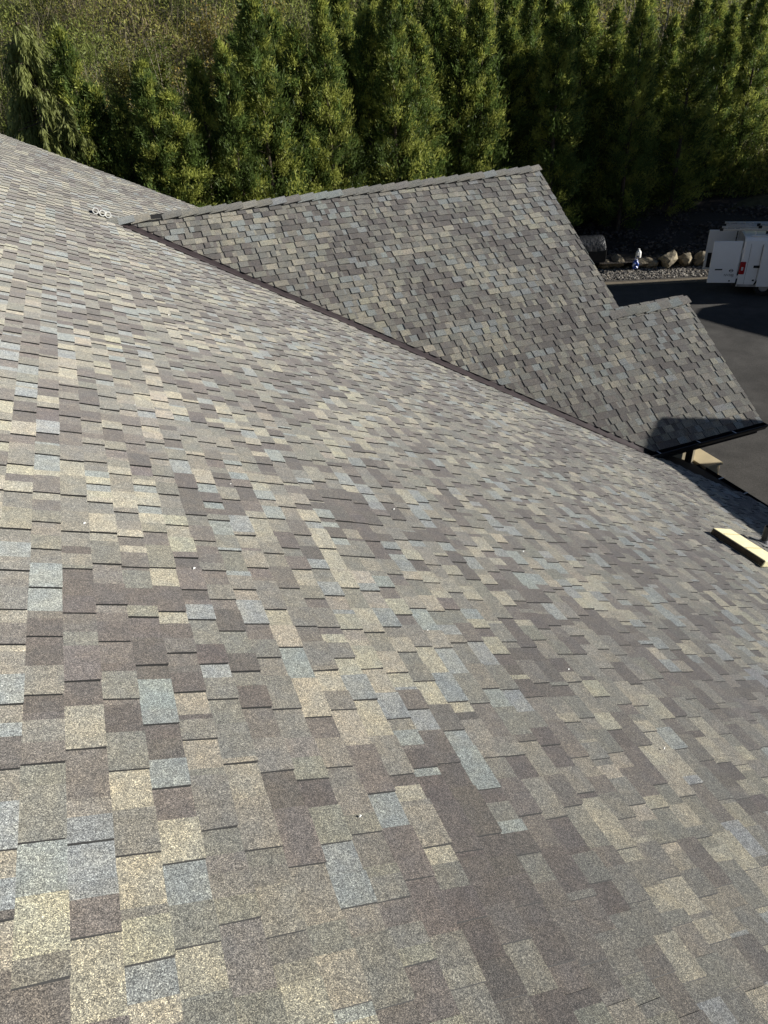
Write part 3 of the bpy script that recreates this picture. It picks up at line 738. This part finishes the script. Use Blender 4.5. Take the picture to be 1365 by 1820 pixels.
for (x, hw, z0, zt) in secs:
    for (y, z) in ring(hw, z0, zt): V.append((x, y, z))
n = 14
for i in range(len(secs)-1):
    for j in range(n-1): F.append((i*n+j, i*n+j+1, (i+1)*n+j+1, (i+1)*n+j))
    F.append((i*n+n-1, i*n, (i+1)*n, (i+1)*n+n-1))
F.append(tuple((len(secs)-1)*n+j for j in range(n)))
body = pyobj('body', V, F, M_VAN, van); sm = body.modifiers.new('solid', 'SOLIDIFY'); sm.thickness = .05; sm.offset = -1
me = body.data; bm = bmesh.new(); bm.from_mesh(me); bmesh.ops.recalc_face_normals(bm, faces=bm.faces); bm.to_mesh(me); bm.free()
M_VIN = simple('dark_cargo_lining', (.03, .03, .032), .7, noise=(5, .3))
b = MB(); b.box((1.6, -.9, .45), (1.65, .9, 2.1)); b.box((.05, -.9, .42), (1.6, .9, .47)); b.box((.5, .3, .47), (1.5, .85, 1.5)); b.build('cargo_interior', M_VIN, van)
M_TRIM = simple('black_trim', (.015, .015, .016), .5, noise=(9, .2))
# sliding door slid back, proud of the body side (side towards the camera is Y = -HW)
def side_panel(x0, x1, z0, z1, off, t, name, mat, parent, lean=True):
    b = MB(); N = 6; pts = []
    for i in range(N+1):
        z = z0+(z1-z0)*i/N
        lean_ = 0 if z < 1.45 else .072*((z-1.45)/(HT-.16-1.45))**1.3*HW
        pts.append((-(HW+off)+lean_, z))
    outer = [(x, y, z) for y, z in pts for x in (x0, x1)]; inner = [(x, y+t, z) for y, z in pts for x in (x0, x1)]
    k = len(outer); fs = []
    for i in range(N): fs += [(2*i, 2*i+1, 2*i+3, 2*i+2), (k+2*i+2, k+2*i+3, k+2*i+1, k+2*i), (2*i, 2*i+2, k+2*i+2, k+2*i), (2*i+1, k+2*i+1, k+2*i+3, 2*i+3)]
    fs += [(0, k, k+1, 1), (2*N, 2*N+1, k+2*N+1, k+2*N)]
    b.add(outer+inner, fs); return b.build(name, mat, parent, bevel=.012)
sl = side_panel(.72, 2.05, .40, 2.06, .09, .05, 'sliding_door', M_VAN, van)
b = MB(); b.box((.74, -HW-.101, 1.36), (2.03, -HW-.092, 1.39)); b.build('body_crease', M_VAN, sl)
b = MB(); b.box((.50, -HW-.035, 1.13), (.74, -HW-.004, 1.22)); b.build('door_handle', M_TRIM, van)
side_panel(.30, .66, 1.42, 2.0, .006, .012, 'side_panel', M_VAN, van)
for (x0_, x1_, z0_, z1_) in ((.685, .697, .42, 2.02), (.255, .263, .42, 2.05), (2.09, 2.10, .42, 2.05)):
    side_panel(x0_, x1_, z0_, z1_, .0025, .004, 'panel_seam', M_TRIM, van).modifiers.clear()
b = MB()
for t_ in range(12):
    a0_, a1_ = math.pi*t_/12, math.pi*(t_+1)/12
    b.add([(1.05+r_*math.cos(a_), -HW-.004, .36+r_*math.sin(a_)) for a_ in (a0_, a1_) for r_ in (.36, .43)], [(0, 1, 3, 2)])
b.build('wheel_arch', M_TRIM, van)
b = MB(); b.box((.02, -HW-.006, .37), (4.6, -HW-.001, .46)); b.build('sill', simple('grimy_sill', (.35, .34, .33), .6, noise=(4, .3)), van)
# tail lamps
M_RED = simple('red_lamp_plastic', (.35, .012, .015), .2, spec=.6, noise=(30, .3)); M_LENS = simple('clear_lamp_plastic', (.7, .68, .68), .15, spec=.6, noise=(30, .1))
for sgn in (-1, 1):
    b = MB(); b.box((-.015, sgn*HW-.03*(1 if sgn < 0 else 1), .86), (.20, sgn*HW+.03, 1.36)); tl = b.build('tail_lamp', M_RED, van, bevel=.03)
    b = MB(); b.box((.05, sgn*(HW+.012)-.024, 1.02), (.13, sgn*(HW+.012)+.024, 1.16)); b.build('reverse_lens', M_LENS, tl, bevel=.015)
# bumper
b = MB(); b.box((-.12, -.92, .32), (.02, .92, .58)); b.build('rear_bumper', M_TRIM, van, bevel=.04)
b = MB(); b.box((.55, -HW-.012, .60), (.63, -HW+.01, .66)); b.build('fuel_flap', M_TRIM, van)
# rear doors, each hinged at its corner and swung a little past square
def rear_door(sgn, width, ang, outer):
    dp = empty('rear_door'); return dp
M_DIN = simple('dark_door_panel', (.012, .013, .018), .6, noise=(8, .2))
def door_mesh(z0, z1, wd, name, hinge, ang, inner_left):
    # local: u along the door from the hinge, v outward normal of its outer face, z up
    cs, sn = math.cos(ang), math.sin(ang)
    U = Vector((cs, sn, 0)); 
    N = Vector((-sn, cs, 0)) if not inner_left else Vector((sn, -cs, 0))
    base = Vector((hinge[0], hinge[1], 0))
    P = lambda u, v, z: base+U*u+N*v+Vector((0, 0, z))
    NZ = 6; outl = []
    for i in range(NZ+1):
        z = z0+(z1-z0)*i/NZ; k = max(0, (z-1.5)/(z1-1.5)); outl.append((z, -.05*k**1.4))
    b = MB(); o_ = [P(u, .0+v, z) for z, v in outl for u in (.02, wd)]; i_ = [P(u, v-.06, z) for z, v in outl for u in (.02, wd)]; k = len(o_)
    fs = []
    for i in range(NZ): fs += [(2*i, 2*i+1, 2*i+3, 2*i+2), (k+2*i+2, k+2*i+3, k+2*i+1, k+2*i), (2*i, 2*i+2, k+2*i+2, k+2*i), (2*i+1, k+2*i+1, k+2*i+3, 2*i+3)]
    fs += [(0, k, k+1, 1), (2*NZ, 2*NZ+1, k+2*NZ+1, k+2*NZ)]
    b.add(o_+i_, fs); dr = b.build(name, M_VAN, van, bevel=.02)
    return dr, P
rd, P = door_mesh(.50, 2.14, 1.12, 'rear_door', (-.03, -HW*.97), R_(180+4), False)
rd['label'] = 'near rear door seen from outside'
def panel(P, u0, u1, v, z0, z1, t, name, mat, par, bev=.008):
    b = MB(); q = [P(u, vv, z) for vv in (v, v+t) for z in (z0, z1) for u in (u0, u1)]
    b.add(q, [(0, 1, 3, 2), (4, 6, 7, 5), (0, 4, 5, 1), (2, 3, 7, 6), (0, 2, 6, 4), (1, 5, 7, 3)]); return b.build(name, mat, par, bevel=bev)
panel(P, .62, .90, .001, 1.02, 1.07, .025, 'handle', M_TRIM, rd)
panel(P, .05, 1.08, .0005, 1.235, 1.25, .006, 'body_crease', M_VAN, rd, .002)
panel(P, .24, .30, .001, .56, .62, .012, 'key_bung', M_TRIM, rd, .01)
em = MB(); nn = 24; cu, cz = .27, 1.0
pts = [P(cu+r*1.25*math.cos(t*2*math.pi/nn), .008, cz+r*math.sin(t*2*math.pi/nn)) for r in (.062, .046) for t in range(nn)]
em.add(pts, [(i, (i+1) % nn, nn+(i+1) % nn, nn+i) for i in range(nn)]); em.add([P(cu-.085, .009, cz-.012), P(cu+.085, .009, cz-.012), P(cu+.085, .009, cz+.012), P(cu-.085, .009, cz+.012)], [(0, 1, 2, 3)])
em.build('emblem', simple('dark_chrome', (.12, .12, .13), .2, metal=.8, noise=(20, .2)), rd)
def text_mesh(body_, size, name, mat, par, org, ux, uz):
    cu_ = bpy.data.curves.new(name, 'FONT'); cu_.body = body_; cu_.size = size; cu_.extrude = .001
    to = bpy.data.objects.new(name, cu_); COL.objects.link(to); dg = bpy.context.evaluated_depsgraph_get(); me = bpy.data.meshes.new_from_object(to.evaluated_get(dg)); COL.objects.unlink(to); bpy.data.objects.remove(to)
    for v in me.vertices: v.co = org+ux*v.co.x+uz*v.co.y+ux.cross(uz)*v.co.z
    me.materials.clear(); return link(name, me, mat, par)
uxd = (P(0, 0, 0)-P(1, 0, 0)).normalized()
M_LET = simple('chrome_letter', (.10, .10, .11), .4, metal=.5, noise=(20, .2))
text_mesh('NV200', .13, 'lettering', M_LET, rd, P(.52, .006, .78), uxd, Vector((0, 0, 1)))
text_mesh('SV', .085, 'lettering', M_LET, rd, P(.22, .006, .735), uxd, Vector((0, 0, 1)))
for z in (.75, 1.75): 
    b = MB(); b.tube((-.03, -HW*.98, z-.06), (-.03, -HW*.98, z+.06), .025, n=8); b.build('hinge', M_VAN, rd)
ld, PL = door_mesh(.50, 2.16, 1.10, 'rear_door', (-.03, HW*.97), R_(180-2), True)
ld['label'] = 'far rear door seen from inside'
panel(PL, .12, 1.0, -.068, .60, 1.22, -.008, 'lower_panel', M_DIN, ld)
panel(PL, .12, .52, -.063, 1.36, 2.02, -.012, 'pressed_frame', M_VAN, ld, .02)
panel(PL, .58, .98, -.063, 1.36, 2.02, -.012, 'pressed_frame', M_VAN, ld, .02)
panel(PL, .92, .99, -.063, 2.06, 2.10, -.02, 'latch', M_TRIM, ld)
# wheels
for x, sgn in ((1.05, -1), (4.3, -1), (1.05, 1), (4.3, 1)):
    b = MB(); yy = sgn*(HW-.14); b.tube((x, yy-.11, .36), (x, yy+.11, .36), .36, .36, 28); wh = b.build('wheel', simple('van_tyre', (.018, .018, .018), .85, noise=(20, .3)), van, bevel=.03)
    b = MB(); b.tube((x, yy+sgn*.085, .36), (x, yy+sgn*.125, .36), .21, .17, 20)
    for k in range(5):
        t = k*2*math.pi/5; b.tube((x+.10*math.cos(t), yy+sgn*.12, .36+.10*math.sin(t)), (x+.10*math.cos(t), yy+sgn*.135, .36+.10*math.sin(t)), .035, n=8)
    b.build('rim', M_ALU, wh)
# rack
for x in (.35, 1.9, 3.2):
    b = MB(); b.tube((x, -.82, HT+.16), (x, .82, HT+.16), .025, n=8)
    for sgn in (-1, 1): b.tube((x, sgn*.8, HT-.03), (x, sgn*.8, HT+.16), .025, n=8)
    b.build('roof_rack_bar', M_WHITE, van)
b = MB(); b.tube((.2, -.84, HT+.02), (3.3, -.84, HT+.02), .028, n=8); b.build('rack_rail', M_WHITE, van)
def ladder(name, x0, x1, y0, y1, z, lab, rad=.03):
    lo = empty(name, van.location+hd_*x0+left*((y0+y1)/2)+Vector((0, 0, z)), hang); tag(lo, lab, 'ladder', 'ladders on the van roof')
    for y in (y0, y1):
        b = MB(); yy = y-(y0+y1)/2; b.box((0, yy-.018, -.04), (x1-x0, yy+.018, .04)); b.build('rail', M_ALU, lo, bevel=.006)
        b = MB(); b.box((-.04, yy-.028, -.05), (.08, yy+.028, .05)); b.build('foot', M_TRIM, lo)
    k = .25
    while k < x1-x0-.1:
        b = MB(); b.tube((k, y0-(y0+y1)/2+.01, 0), (k, y1-(y0+y1)/2-.01, 0), .017, n=8); b.build('rung', M_ALU, lo); k += .3
ladder('extension_ladder', -.95, 4.0, -.78, -.34, HT+.24, 'aluminium ladder nearest the camera on the van roof rack')
ladder('extension_ladder', -.75, 4.2, .05, .50, HT+.24, 'aluminium ladder on the far side of the van roof rack')
ladder('extension_ladder', .45, 4.4, -.76, -.36, HT+.34, 'upper ladder stacked on the near ladder on the van')
b = MB(); b.tube((.75, -.60, HT+.10), (1.1, -.66, HT+.10), .06, .03, 10); b.tube((1.0, -.7, HT+.06), (1.5, -.5, HT+.13), .02, n=6); b.build('rack_clamp', M_TRIM, van)

# ------------------------------------------------------------------ trees
def leaf_quads(P, D, L, Wd, C, jitter=.25, r=rng):
    """P centres (n,3), D directions (n,3); pointed leaf = 2 triangles as a kite"""
    n = len(P); D = D/np.linalg.norm(D, axis=1, keepdims=True)
    rv = r.normal(0, 1, (n, 3)); S = np.cross(D, rv); S /= np.linalg.norm(S, axis=1, keepdims=True)
    L = L[:, None]; Wd = Wd[:, None]
    a = P; b = P+D*L*.45+S*Wd; c = P+D*L; d = P+D*L*.45-S*Wd
    V = np.stack([a, b, c, d], 1).reshape(-1, 3)
    F = np.arange(n*4).reshape(n, 4)
    return V, F, np.repeat(C, 4, axis=0)
def np_mesh(name, V, F, C, mat):
    me = bpy.data.meshes.new(name); me.vertices.add(len(V)); me.vertices.foreach_set('co', V.astype(np.float32).ravel())
    k = F.shape[1]; me.loops.add(F.size); me.loops.foreach_set('vertex_index', F.astype(np.int32).ravel())
    me.polygons.add(len(F)); me.polygons.foreach_set('loop_start', (np.arange(len(F))*k).astype(np.int32))
    at = me.color_attributes.new('Col', 'FLOAT_COLOR', 'POINT'); c = np.ones((len(V), 4), np.float32); c[:, :3] = C
    at.data.foreach_set('color', c.ravel()); me.materials.append(mat); me.update(calc_edges=True); me.validate(); return me
def conifer(seed, H=10., Rm=1.9, nbr=330, per=125):
    r = np.random.default_rng(seed); Ps = []; Ds = []; Cs = []
    for i in range(nbr):
        t = r.uniform(.02, .99)**.9; th = r.uniform(0, 2*math.pi)
        prof = (1-t)**.75*(.72+.28*math.sin(min(1, t*4)*math.pi/2))
        Rr = Rm*prof*r.uniform(.5, 1.3)+.10
        out = np.array([math.cos(th), math.sin(th), 0]); up = np.array([0, 0, 1.])
        tip = out*Rr+up*(t*H+Rr*r.uniform(.1, .55)); root = up*(t*H-Rr*.15)
        k = int(per*(.45+.75*prof))
        f = r.uniform(.35, 1.0, k)**.7
        ctr = root[None]+(tip-root)[None]*f[:, None]+r.normal(0, .115, (k, 3))*(0.35+f[:, None])*(.5+.7*prof)
        d = out[None]*r.uniform(.2, .9, (k, 1))+up[None]*r.uniform(.15, 1.0, (k, 1))+r.normal(0, .4, (k, 3))
        base = np.array([.115, .165, .042])*r.uniform(.5, 1.3) if r.random() > .42 else np.array([.34, .37, .085])*r.uniform(.75, 1.2)
        Ps.append(ctr); Ds.append(d); Cs.append(base[None]*r.uniform(.75, 1.25, (k, 1)))
    # leader
    k = 60; z = r.uniform(H*.93, H*1.03, k); Ps.append(np.stack([r.normal(0, .05, k), r.normal(0, .05, k), z], 1)); Ds.append(np.array([[0, 0, 1.]])+r.normal(0, .5, (k, 3))); Cs.append(np.tile([[.13, .155, .04]], (k, 1)))
    P = np.concatenate(Ps); D = np.concatenate(Ds); C = np.concatenate(Cs); n = len(P)
    V, F, CC = leaf_quads(P, D, r.uniform(.10, .26, n), r.uniform(.012, .030, n), C, r=r)
    me = np_mesh('conifer_crown', V, F, CC, M_LEAF)
    t = MB(); t.tube((0, 0, -.3), (0, 0, H*.5), .14, .08, 8); t.tube((0, 0, H*.5), (.03, 0, H*.98), .08, .015, 8)
    for i in range(26):
        z = r.uniform(.05, .85)*H; th = r.uniform(0, 6.28); L = Rm*(1-z/H)**.75*.8
        t.tube((0, 0, z), (L*math.cos(th), L*math.sin(th), z+L*.4), .025, .008, 5)
    tm = bpy.data.meshes.new('conifer_trunk'); tm.from_pydata(t.v, [], t.f); tm.materials.append(M_BARK)
    return me, tm, H
def place_tree(name, var, loc, h, rz, sxy, label, cat, group):
    cr, tm, H = var; o = empty(name, loc, rz); s = h/H; o.scale = (s*sxy, s*sxy, s)
    tag(o, label, cat, group)
    a = bpy.data.objects.new('crown', cr); COL.objects.link(a); a.parent = o
    b = bpy.data.objects.new('trunk', tm); COL.objects.link(b); b.parent = o
    return o
HD = Vector((.99, .12, 0)).normalized(); HN = Vector((-.12, .99, 0)).normalized(); HO = Vector((27.6, 33.2, 0)).dot(HN)
def at_h(px, py, off):
    d = ray(px, py); return CAM+d*((HO+off)/d.dot(HN))
CON = [conifer(100+i) for i in range(6)]
ORD = ['first', 'second', 'third', 'fourth', 'fifth', 'sixth', 'seventh', 'eighth', 'ninth', 'tenth', 'eleventh', 'twelfth', 'thirteenth', 'fourteenth', 'fifteenth', 'sixteenth', 'seventeenth', 'eighteenth', 'nineteenth', 'twentieth', 'twenty-first', 'twenty-second', 'twenty-third', 'twenty-fourth', 'twenty-fifth', 'twenty-sixth', 'twenty-seventh', 'twenty-eighth']
row = [(100, 50), (160, 150), (208, 175), (252, 140), (300, 165), (345, 105), (392, 75), (440, -15), (486, 85), (520, 50), (566, -5), (610, 60), (645, 15), (692, -30), (735, 45), (770, 5), (815, 10), (858, -20), (905, 35), (946, -20), (1000, 10), (1046, -30), (1098, 15), (1150, -20), (1200, 30), (1250, -10), (1306, 10), (1368, -25)]
for i, (px, ty) in enumerate(row):
    top = at_h(px, ty, random.uniform(-1.3, 1.1)); bz = ground_z(0, top.dot(BV))+.02
    h = top.z-bz
    place_tree('hedge_conifer', CON[i % 6], (top.x, top.y, bz), h, random.uniform(0, 6.28), random.uniform(.78, 1.2)*(9/h)**.5*.95, f'{ORD[i]} conifer from the left in the front hedge row', 'tree', 'conifers in the front hedge row')
row2 = [(250, 110), (420, 60), (480, 20), (600, -10), (655, -30), (720, -10), (780, -40), (850, 0), (910, -30), (970, -10), (1030, -50), (1150, -20), (1280, -40), (1340, -15)]
for i, (px, ty) in enumerate(row2):
    top = at_h(px, ty, 3.2+random.uniform(-.6, .6)); bz = ground_z(0, top.dot(BV))-.05; h = top.z-bz
    place_tree('second_row_conifer', CON[(i*5+2) % 6], (top.x, top.y, bz), h, random.uniform(0, 6.28), random.uniform(.9, 1.1), f'{ORD[i]} conifer from the left in the row behind the hedge', 'tree', 'conifers behind the hedge')

for i, (u, w_, h) in enumerate(((-36.4, 36., 20.5), (-37.4, 33.5, 19.), (-38.6, 35.5, 17.5), (-39.9, 33.4, 15.), (-41.6, 35., 12.5), (-43.8, 34.4, 10.), (-46.4, 33.8, 8.5))):  # unseen conifers added to shade the bank and the lower hedge
    P_ = Vector((w_*math.sin(SUN_AZ)+u*math.cos(SUN_AZ), w_*math.cos(SUN_AZ)-u*math.sin(SUN_AZ), 0)); bz = ground_z(0, P_.dot(BV))-.1
    place_tree('shade_conifer', CON[(i*2+1) % 6], (P_.x, P_.y, bz), h, i*1.1, (10/h)**.45, f'{ORD[i]} tall unseen conifer added for shade beyond the right edge of the picture', 'tree', 'unseen conifers added to cast shade')
# brushy deciduous saplings with bare stems
def sapling(seed, H=6., nst=26, leaves=2600, pale=False, leafc=(.13, .135, .035)):
    r = np.random.default_rng(seed); t = MB(); tips = []
    for i in range(nst):
        th = r.uniform(0, 6.28); rr = r.uniform(.05, .9); b0 = Vector((rr*.4*math.cos(th), rr*.4*math.sin(th), 0)); h = H*r.uniform(.5, 1.02)
        p1 = b0+Vector((rr*.5*math.cos(th), rr*.5*math.sin(th), h*.5)); p2 = p1+Vector((rr*.5*math.cos(th+.5)+r.normal(0, .15), rr*.5*math.sin(th+.5)+r.normal(0, .15), h*.5))
        t.tube(b0, p1, .030, .020, 5, False); t.tube(p1, p2, .020, .006, 5, False)
        for k in range(6):
            f = r.uniform(.2, .95); q = b0.lerp(p1, f*2) if f < .5 else p1.lerp(p2, f*2-1)
            e = q+Vector((r.normal(0, .35), r.normal(0, .35), r.uniform(.25, .9))); t.tube(q, e, .009, .003, 4, False); tips.append((q, e))
        tips.append((p1, p2))
    tm = bpy.data.meshes.new('sapling_stems'); tm.from_pydata(t.v, [], t.f); tm.materials.append(M_TWIG)
    idx = r.integers(0, len(tips), leaves); f = r.uniform(.1, 1, leaves)
    A = np.array([tips[i][0][:] for i in idx]); B = np.array([tips[i][1][:] for i in idx])
    P = A+(B-A)*f[:, None]+r.normal(0, .13, (leaves, 3)); D = r.normal(0, 1, (leaves, 3))+np.array([[0, 0, .4]])
    C = np.array([leafc])*r.uniform(.55, 1.35, (leaves, 1))*np.where(r.random((leaves, 1)) < .2, np.array([[1.35, 1.05, .9]]), np.array([[1, 1, 1.]]))
    V, F, CC = leaf_quads(P, D, r.uniform(.08, .2, leaves), r.uniform(.025, .06, leaves), C, r=r)
    return np_mesh('sapling_leaves', V, F, CC, M_LEAF), tm, H
SAP = [sapling(300, leafc=(.25, .26, .07), leaves=5200), sapling(301, leafc=(.17, .205, .052), leaves=6000), sapling(302, leafc=(.31, .28, .085), leaves=3600), sapling(303, nst=44, leaves=2200, leafc=(.27, .26, .08))]
spots = [(150, 55, 46, 4.6, 0), (205, 40, 47, 4.5, 2), (240, 75, 47.5, 4.2, 1), (290, 60, 49, 4.2, 3), (330, 30, 50, 4.5, 2), (375, 45, 50, 4.6, 0), (410, 20, 52, 4.6, 3), (270, 20, 54, 4.4, 1), (190, 10, 54, 4.2, 0), (350, 0, 57, 4.6, 2), (120, 20, 52, 4.4, 3),
         (530, 10, 50, 6, 1), (640, 0, 50, 6.2, 3), (760, -10, 50, 6.4, 3), (830, 0, 51, 6.2, 0), (960, 0, 50, 6.6, 2), (1050, 0, 48.5, 8, 3), (1100, 0, 49, 7.4, 0), (1165, 0, 48.5, 8.2, 3), (1215, -10, 49, 8.4, 3), (1260, 0, 50, 7.8, 2), (1320, 0, 49, 7.6, 1), (60, 30, 50, 4.6, 1), (1000, -20, 54, 7, 0), (890, -20, 54, 7, 1), (460, -10, 56, 6, 0)]
spots.sort()
for i, (px, ty, b, h, k) in enumerate(spots):
    q = at_b(px, ty, b); a_ = q.dot(AV); bz = ground_z(a_, b)
    place_tree('brushy_sapling', SAP[k], (q.x, q.y, bz-.1), h*(1.25 if px < 480 else 1.), random.uniform(0, 6.28), random.uniform(1.0, 1.6), f'{ORD[i]} bushy thin-stemmed tree from the left on the bank behind the hedge', 'tree', 'thin-stemmed trees behind the hedge')
# hillside thicket: one mass of undergrowth
r = np.random.default_rng(77); n = 300000
b_ = 43.5+r.random(n)**1.4*42; a_ = r.uniform(-40, 34, n)*(b_/60)**1.1
z_ = np.array([ground_z(x, y) for x, y in zip(a_, b_)])
cl = (np.sin(a_*.55+1.3*np.sin(b_*.4))*np.sin(b_*.5+.7*np.sin(a_*.7))+1)/2
z_ = z_+r.uniform(0, 1, n)**1.1*(.4+4.2*cl**1.8)
P = np.stack([AV.x*a_+BV.x*b_, AV.y*a_+BV.y*b_, z_], 1); D = r.normal(0, .7, (n, 3))+np.array([[0, 0, .7]])
zn = (np.sin(a_*.23+2*np.sin(b_*.19))+np.sin(b_*.31+1.1*np.sin(a_*.37+1)))*.22; mixc = np.clip(r.random(n)*.6+.08+zn, 0, 1)[:, None]; C = np.where(mixc < .5, np.array([[.25, .29, .075]]), np.where(mixc < .88, np.array([[.37, .365, .10]]), np.array([[.30, .235, .135]])))*r.uniform(.5, 1.3, (n, 1))
V, F, CC = leaf_quads(P, D, r.uniform(.14, .42, n), r.uniform(.022, .06, n), C, r=r)
o = bpy.data.objects.new('hillside_thicket', np_mesh('hillside_thicket', V, F, CC, M_LEAF)); COL.objects.link(o)
ns = 5200; b2 = 44+r.random(ns)**1.3*34; a2 = r.uniform(-40, 34, ns)*(b2/60)**1.1
z2 = np.array([ground_z(x, y) for x, y in zip(a2, b2)])
P2_ = np.stack([AV.x*a2+BV.x*b2, AV.y*a2+BV.y*b2, z2], 1); D2 = r.normal(0, .22, (ns, 3))+np.array([[.12, 0, 1]])
V, F, CC = leaf_quads(P2_, D2, r.uniform(1.4, 4.2, ns), r.uniform(.010, .024, ns), np.array([[.34, .29, .20]])*r.uniform(.5, 1.2, (ns, 1)), r=r)
o2 = bpy.data.objects.new('thicket_stems', np_mesh('thicket_stems', V, F, CC, M_LEAF)); COL.objects.link(o2); tag(o2, 'bare pale stems standing in the hillside thicket', 'stems', kind='stuff')
tag(o, 'olive and brown thicket covering the hillside behind the trees', 'undergrowth', kind='stuff')

# weeping conifers on the left behind the roof edge
def weeping(seed, H=9., Rm=1.9, nbr=150):
    r = np.random.default_rng(seed); Ps = []; Ds = []; Cs = []; t = MB()
    t.tube((0, 0, -.3), (.05, 0, H*.55), .16, .09, 8); t.tube((.05, 0, H*.55), (.12, .04, H*.97), .09, .02, 8)
    for i in range(nbr):
        tt = r.uniform(.05, .98); th = r.uniform(0, 6.28); Rr = Rm*(1-tt)**.7*r.uniform(.5, 1.1)+.14
        out = np.array([math.cos(th), math.sin(th), 0]); z0 = tt*H
        tip = out*Rr+np.array([0, 0, z0-.2*Rr]); t.tube((0, 0, z0), tuple(tip), .02, .008, 5, False)
        for f in np.linspace(.3, 1, 6):
            p = np.array([0, 0, z0])+(tip-np.array([0, 0, z0]))*f; Lh = r.uniform(.5, 1.25)*(.5+.7*(1-tt)); k = 26
            s = r.uniform(0, 1, k)
            ctr = p[None]+np.array([[0, 0, -1]])*(s*Lh)[:, None]+out[None]*(s*.12)[:, None]+r.normal(0, .045, (k, 3))
            Ps.append(ctr); Ds.append(np.array([[0, 0, -1.]])+r.normal(0, .28, (k, 3))+out[None]*.25)
            c = np.array([.25, .275, .09])*r.uniform(.7, 1.25); Cs.append(c[None]*r.uniform(.8, 1.2, (k, 1)))
    P = np.concatenate(Ps); n = len(P); V, F, CC = leaf_quads(P, np.concatenate(Ds), r.uniform(.15, .34, n), r.uniform(.014, .03, n), np.concatenate(Cs), r=r)
    tm = bpy.data.meshes.new('weeping_trunk'); tm.from_pydata(t.v, [], t.f); tm.materials.append(M_BARK)
    return np_mesh('weeping_crown', V, F, CC, M_LEAF), tm, H
WP = [weeping(500), weeping(501, Rm=1.8)]
for (px, ty, y, k, sx, lb) in ((22, 18, 30.5, 0, 1.0, 'tall weeping conifer at the left edge with long drooping sprays'), (108, 165, 30.0, 1, 1.0, 'shorter weeping conifer drooping over the far roof edge')):
    d = ray(px, ty); q = CAM+d*(y/d.y); h = q.z-GZ
    place_tree('weeping_conifer', WP[k], (q.x, q.y, GZ-.02), h, 1.0+k, sx, lb, 'tree', 'weeping conifers behind the roof')
# grey panel and its rail glimpsed in the gap
q = at_h(201, 262, 1.6); gp = empty('grey_panel', (q.x, q.y, q.z), math.atan2(AV.y, AV.x)); tag(gp, 'grey panelled screen glimpsed in the gap left of the hedge', 'screen')
hz = at_h(201, 207, 1.6).z-q.z
M_GP = simple('grey_painted_board', (.10, .115, .15), .7, noise=(4, .2))
for k in range(3): b = MB(); b.box((-.45+.31*k, -.02, 0), (-.155+.31*k, .02, hz)); b.build('board', M_GP, gp)
b = MB(); b.box((-.5, -.05, hz), (.52, .05, hz+.08)); b.build('top_rail', M_GP, gp)

# ------------------------------------------------------------------ unseen house shapes added right of the view to shade eave and drive
ca, sa = math.cos(SUN_AZ), math.sin(SUN_AZ)
def uw_pt(u, w, z): return Vector((w*sa+u*ca, w*ca-u*sa, z))
def vz(v, w): return (v+w*math.sin(SUN_EL))/math.cos(SUN_EL)
M_NROOF = simple('shade_house_shingle', s2l((120, 113, 104)), .93, noise=(40, .25))
def shade_house(name, label, w0, sil, depth, wall_mat):
    """sil: roofline as (u, v) seen along the sun; extruded away from us"""
    h = empty(name, uw_pt((sil[0][0]+sil[-1][0])/2, w0+depth/2, GZ)); tag(h, label, 'house'); hi = Matrix.Translation(-h.location)
    top = [uw_pt(u, w0, vz(v, w0)) for u, v in sil]
    dv = Vector((sa, ca, 0))*depth
    b = MB(); poly = [uw_pt(sil[0][0], w0, GZ)]+[q-Vector((0, 0, .15)) for q in top]+[uw_pt(sil[-1][0], w0, GZ)]
    b.prism(poly, dv); o = b.build('wall', wall_mat, h); o.matrix_parent_inverse = hi
    for i in range(len(top)-1):
        b = MB(); b.prism([top[i], top[i+1], top[i+1]+dv, top[i]+dv], (0, 0, -.14)); o = b.build('roof', M_NROOF, h); o.matrix_parent_inverse = hi
    for k in range(3):
        u = sil[0][0]+(sil[-1][0]-sil[0][0])*(k+.6)/3.4; c = uw_pt(u, w0-.03, GZ+1.6); du = Vector((ca, -sa, 0))
        b = MB(); b.prism([c-du*.5-Vector((0,0,.6)), c+du*.5-Vector((0,0,.6)), c+du*.5+Vector((0,0,.6)), c-du*.5+Vector((0,0,.6))], Vector((sa, ca, 0))*.05); o = b.build('window', M_DIN, h); o.matrix_parent_inverse = hi
def uv(x, y, z=GZ): return (x*ca-y*sa, z*math.cos(SUN_EL)-(x*sa+y*ca)*math.sin(SUN_EL))
def sun_sil(pts): return [uv(*q) for q in pts]
s1 = sun_sil([(10.752, 8.917, -4.024), (8.835, 9.359, -3.73), (8.39, 9.112, -3.894), (8.167, 8.928, -4.017), (8.435, 8.455, -4.218), (8.304, 7.758, -4.152), (7.975, 6.689, -3.988), (7.89, 5.951, -3.946), (7.84, 2.5, -3.92), (7.8, -2.5, -3.9)])
s1 = [(s1[0][0]-.12, s1[0][1]-1.2)]+s1+[(s1[-1][0]+2, s1[-1][1]-1)]
shade_house('unseen_shade_house', 'added unseen house shape casting shade outside the right of the picture nearest the eave', 13.0, s1, 6, M_WALL)
s2 = sun_sil([(17.6, 27.35), (16.5, 24.55), (23.3, 21.56), (21.6, 21.7), (20.67, 21.06), (21.0, 19.38), (21.36, 18.0), (22.0, 15.5)])
s2[1] = (uv(19.28, 23.36)[0], s2[1][1])
shade_house('unseen_shade_house', 'added unseen house shape casting shade outside the right of the picture across the drive', 25.0, s2, 7, M_WALL)
print('pieces', N1, N2)
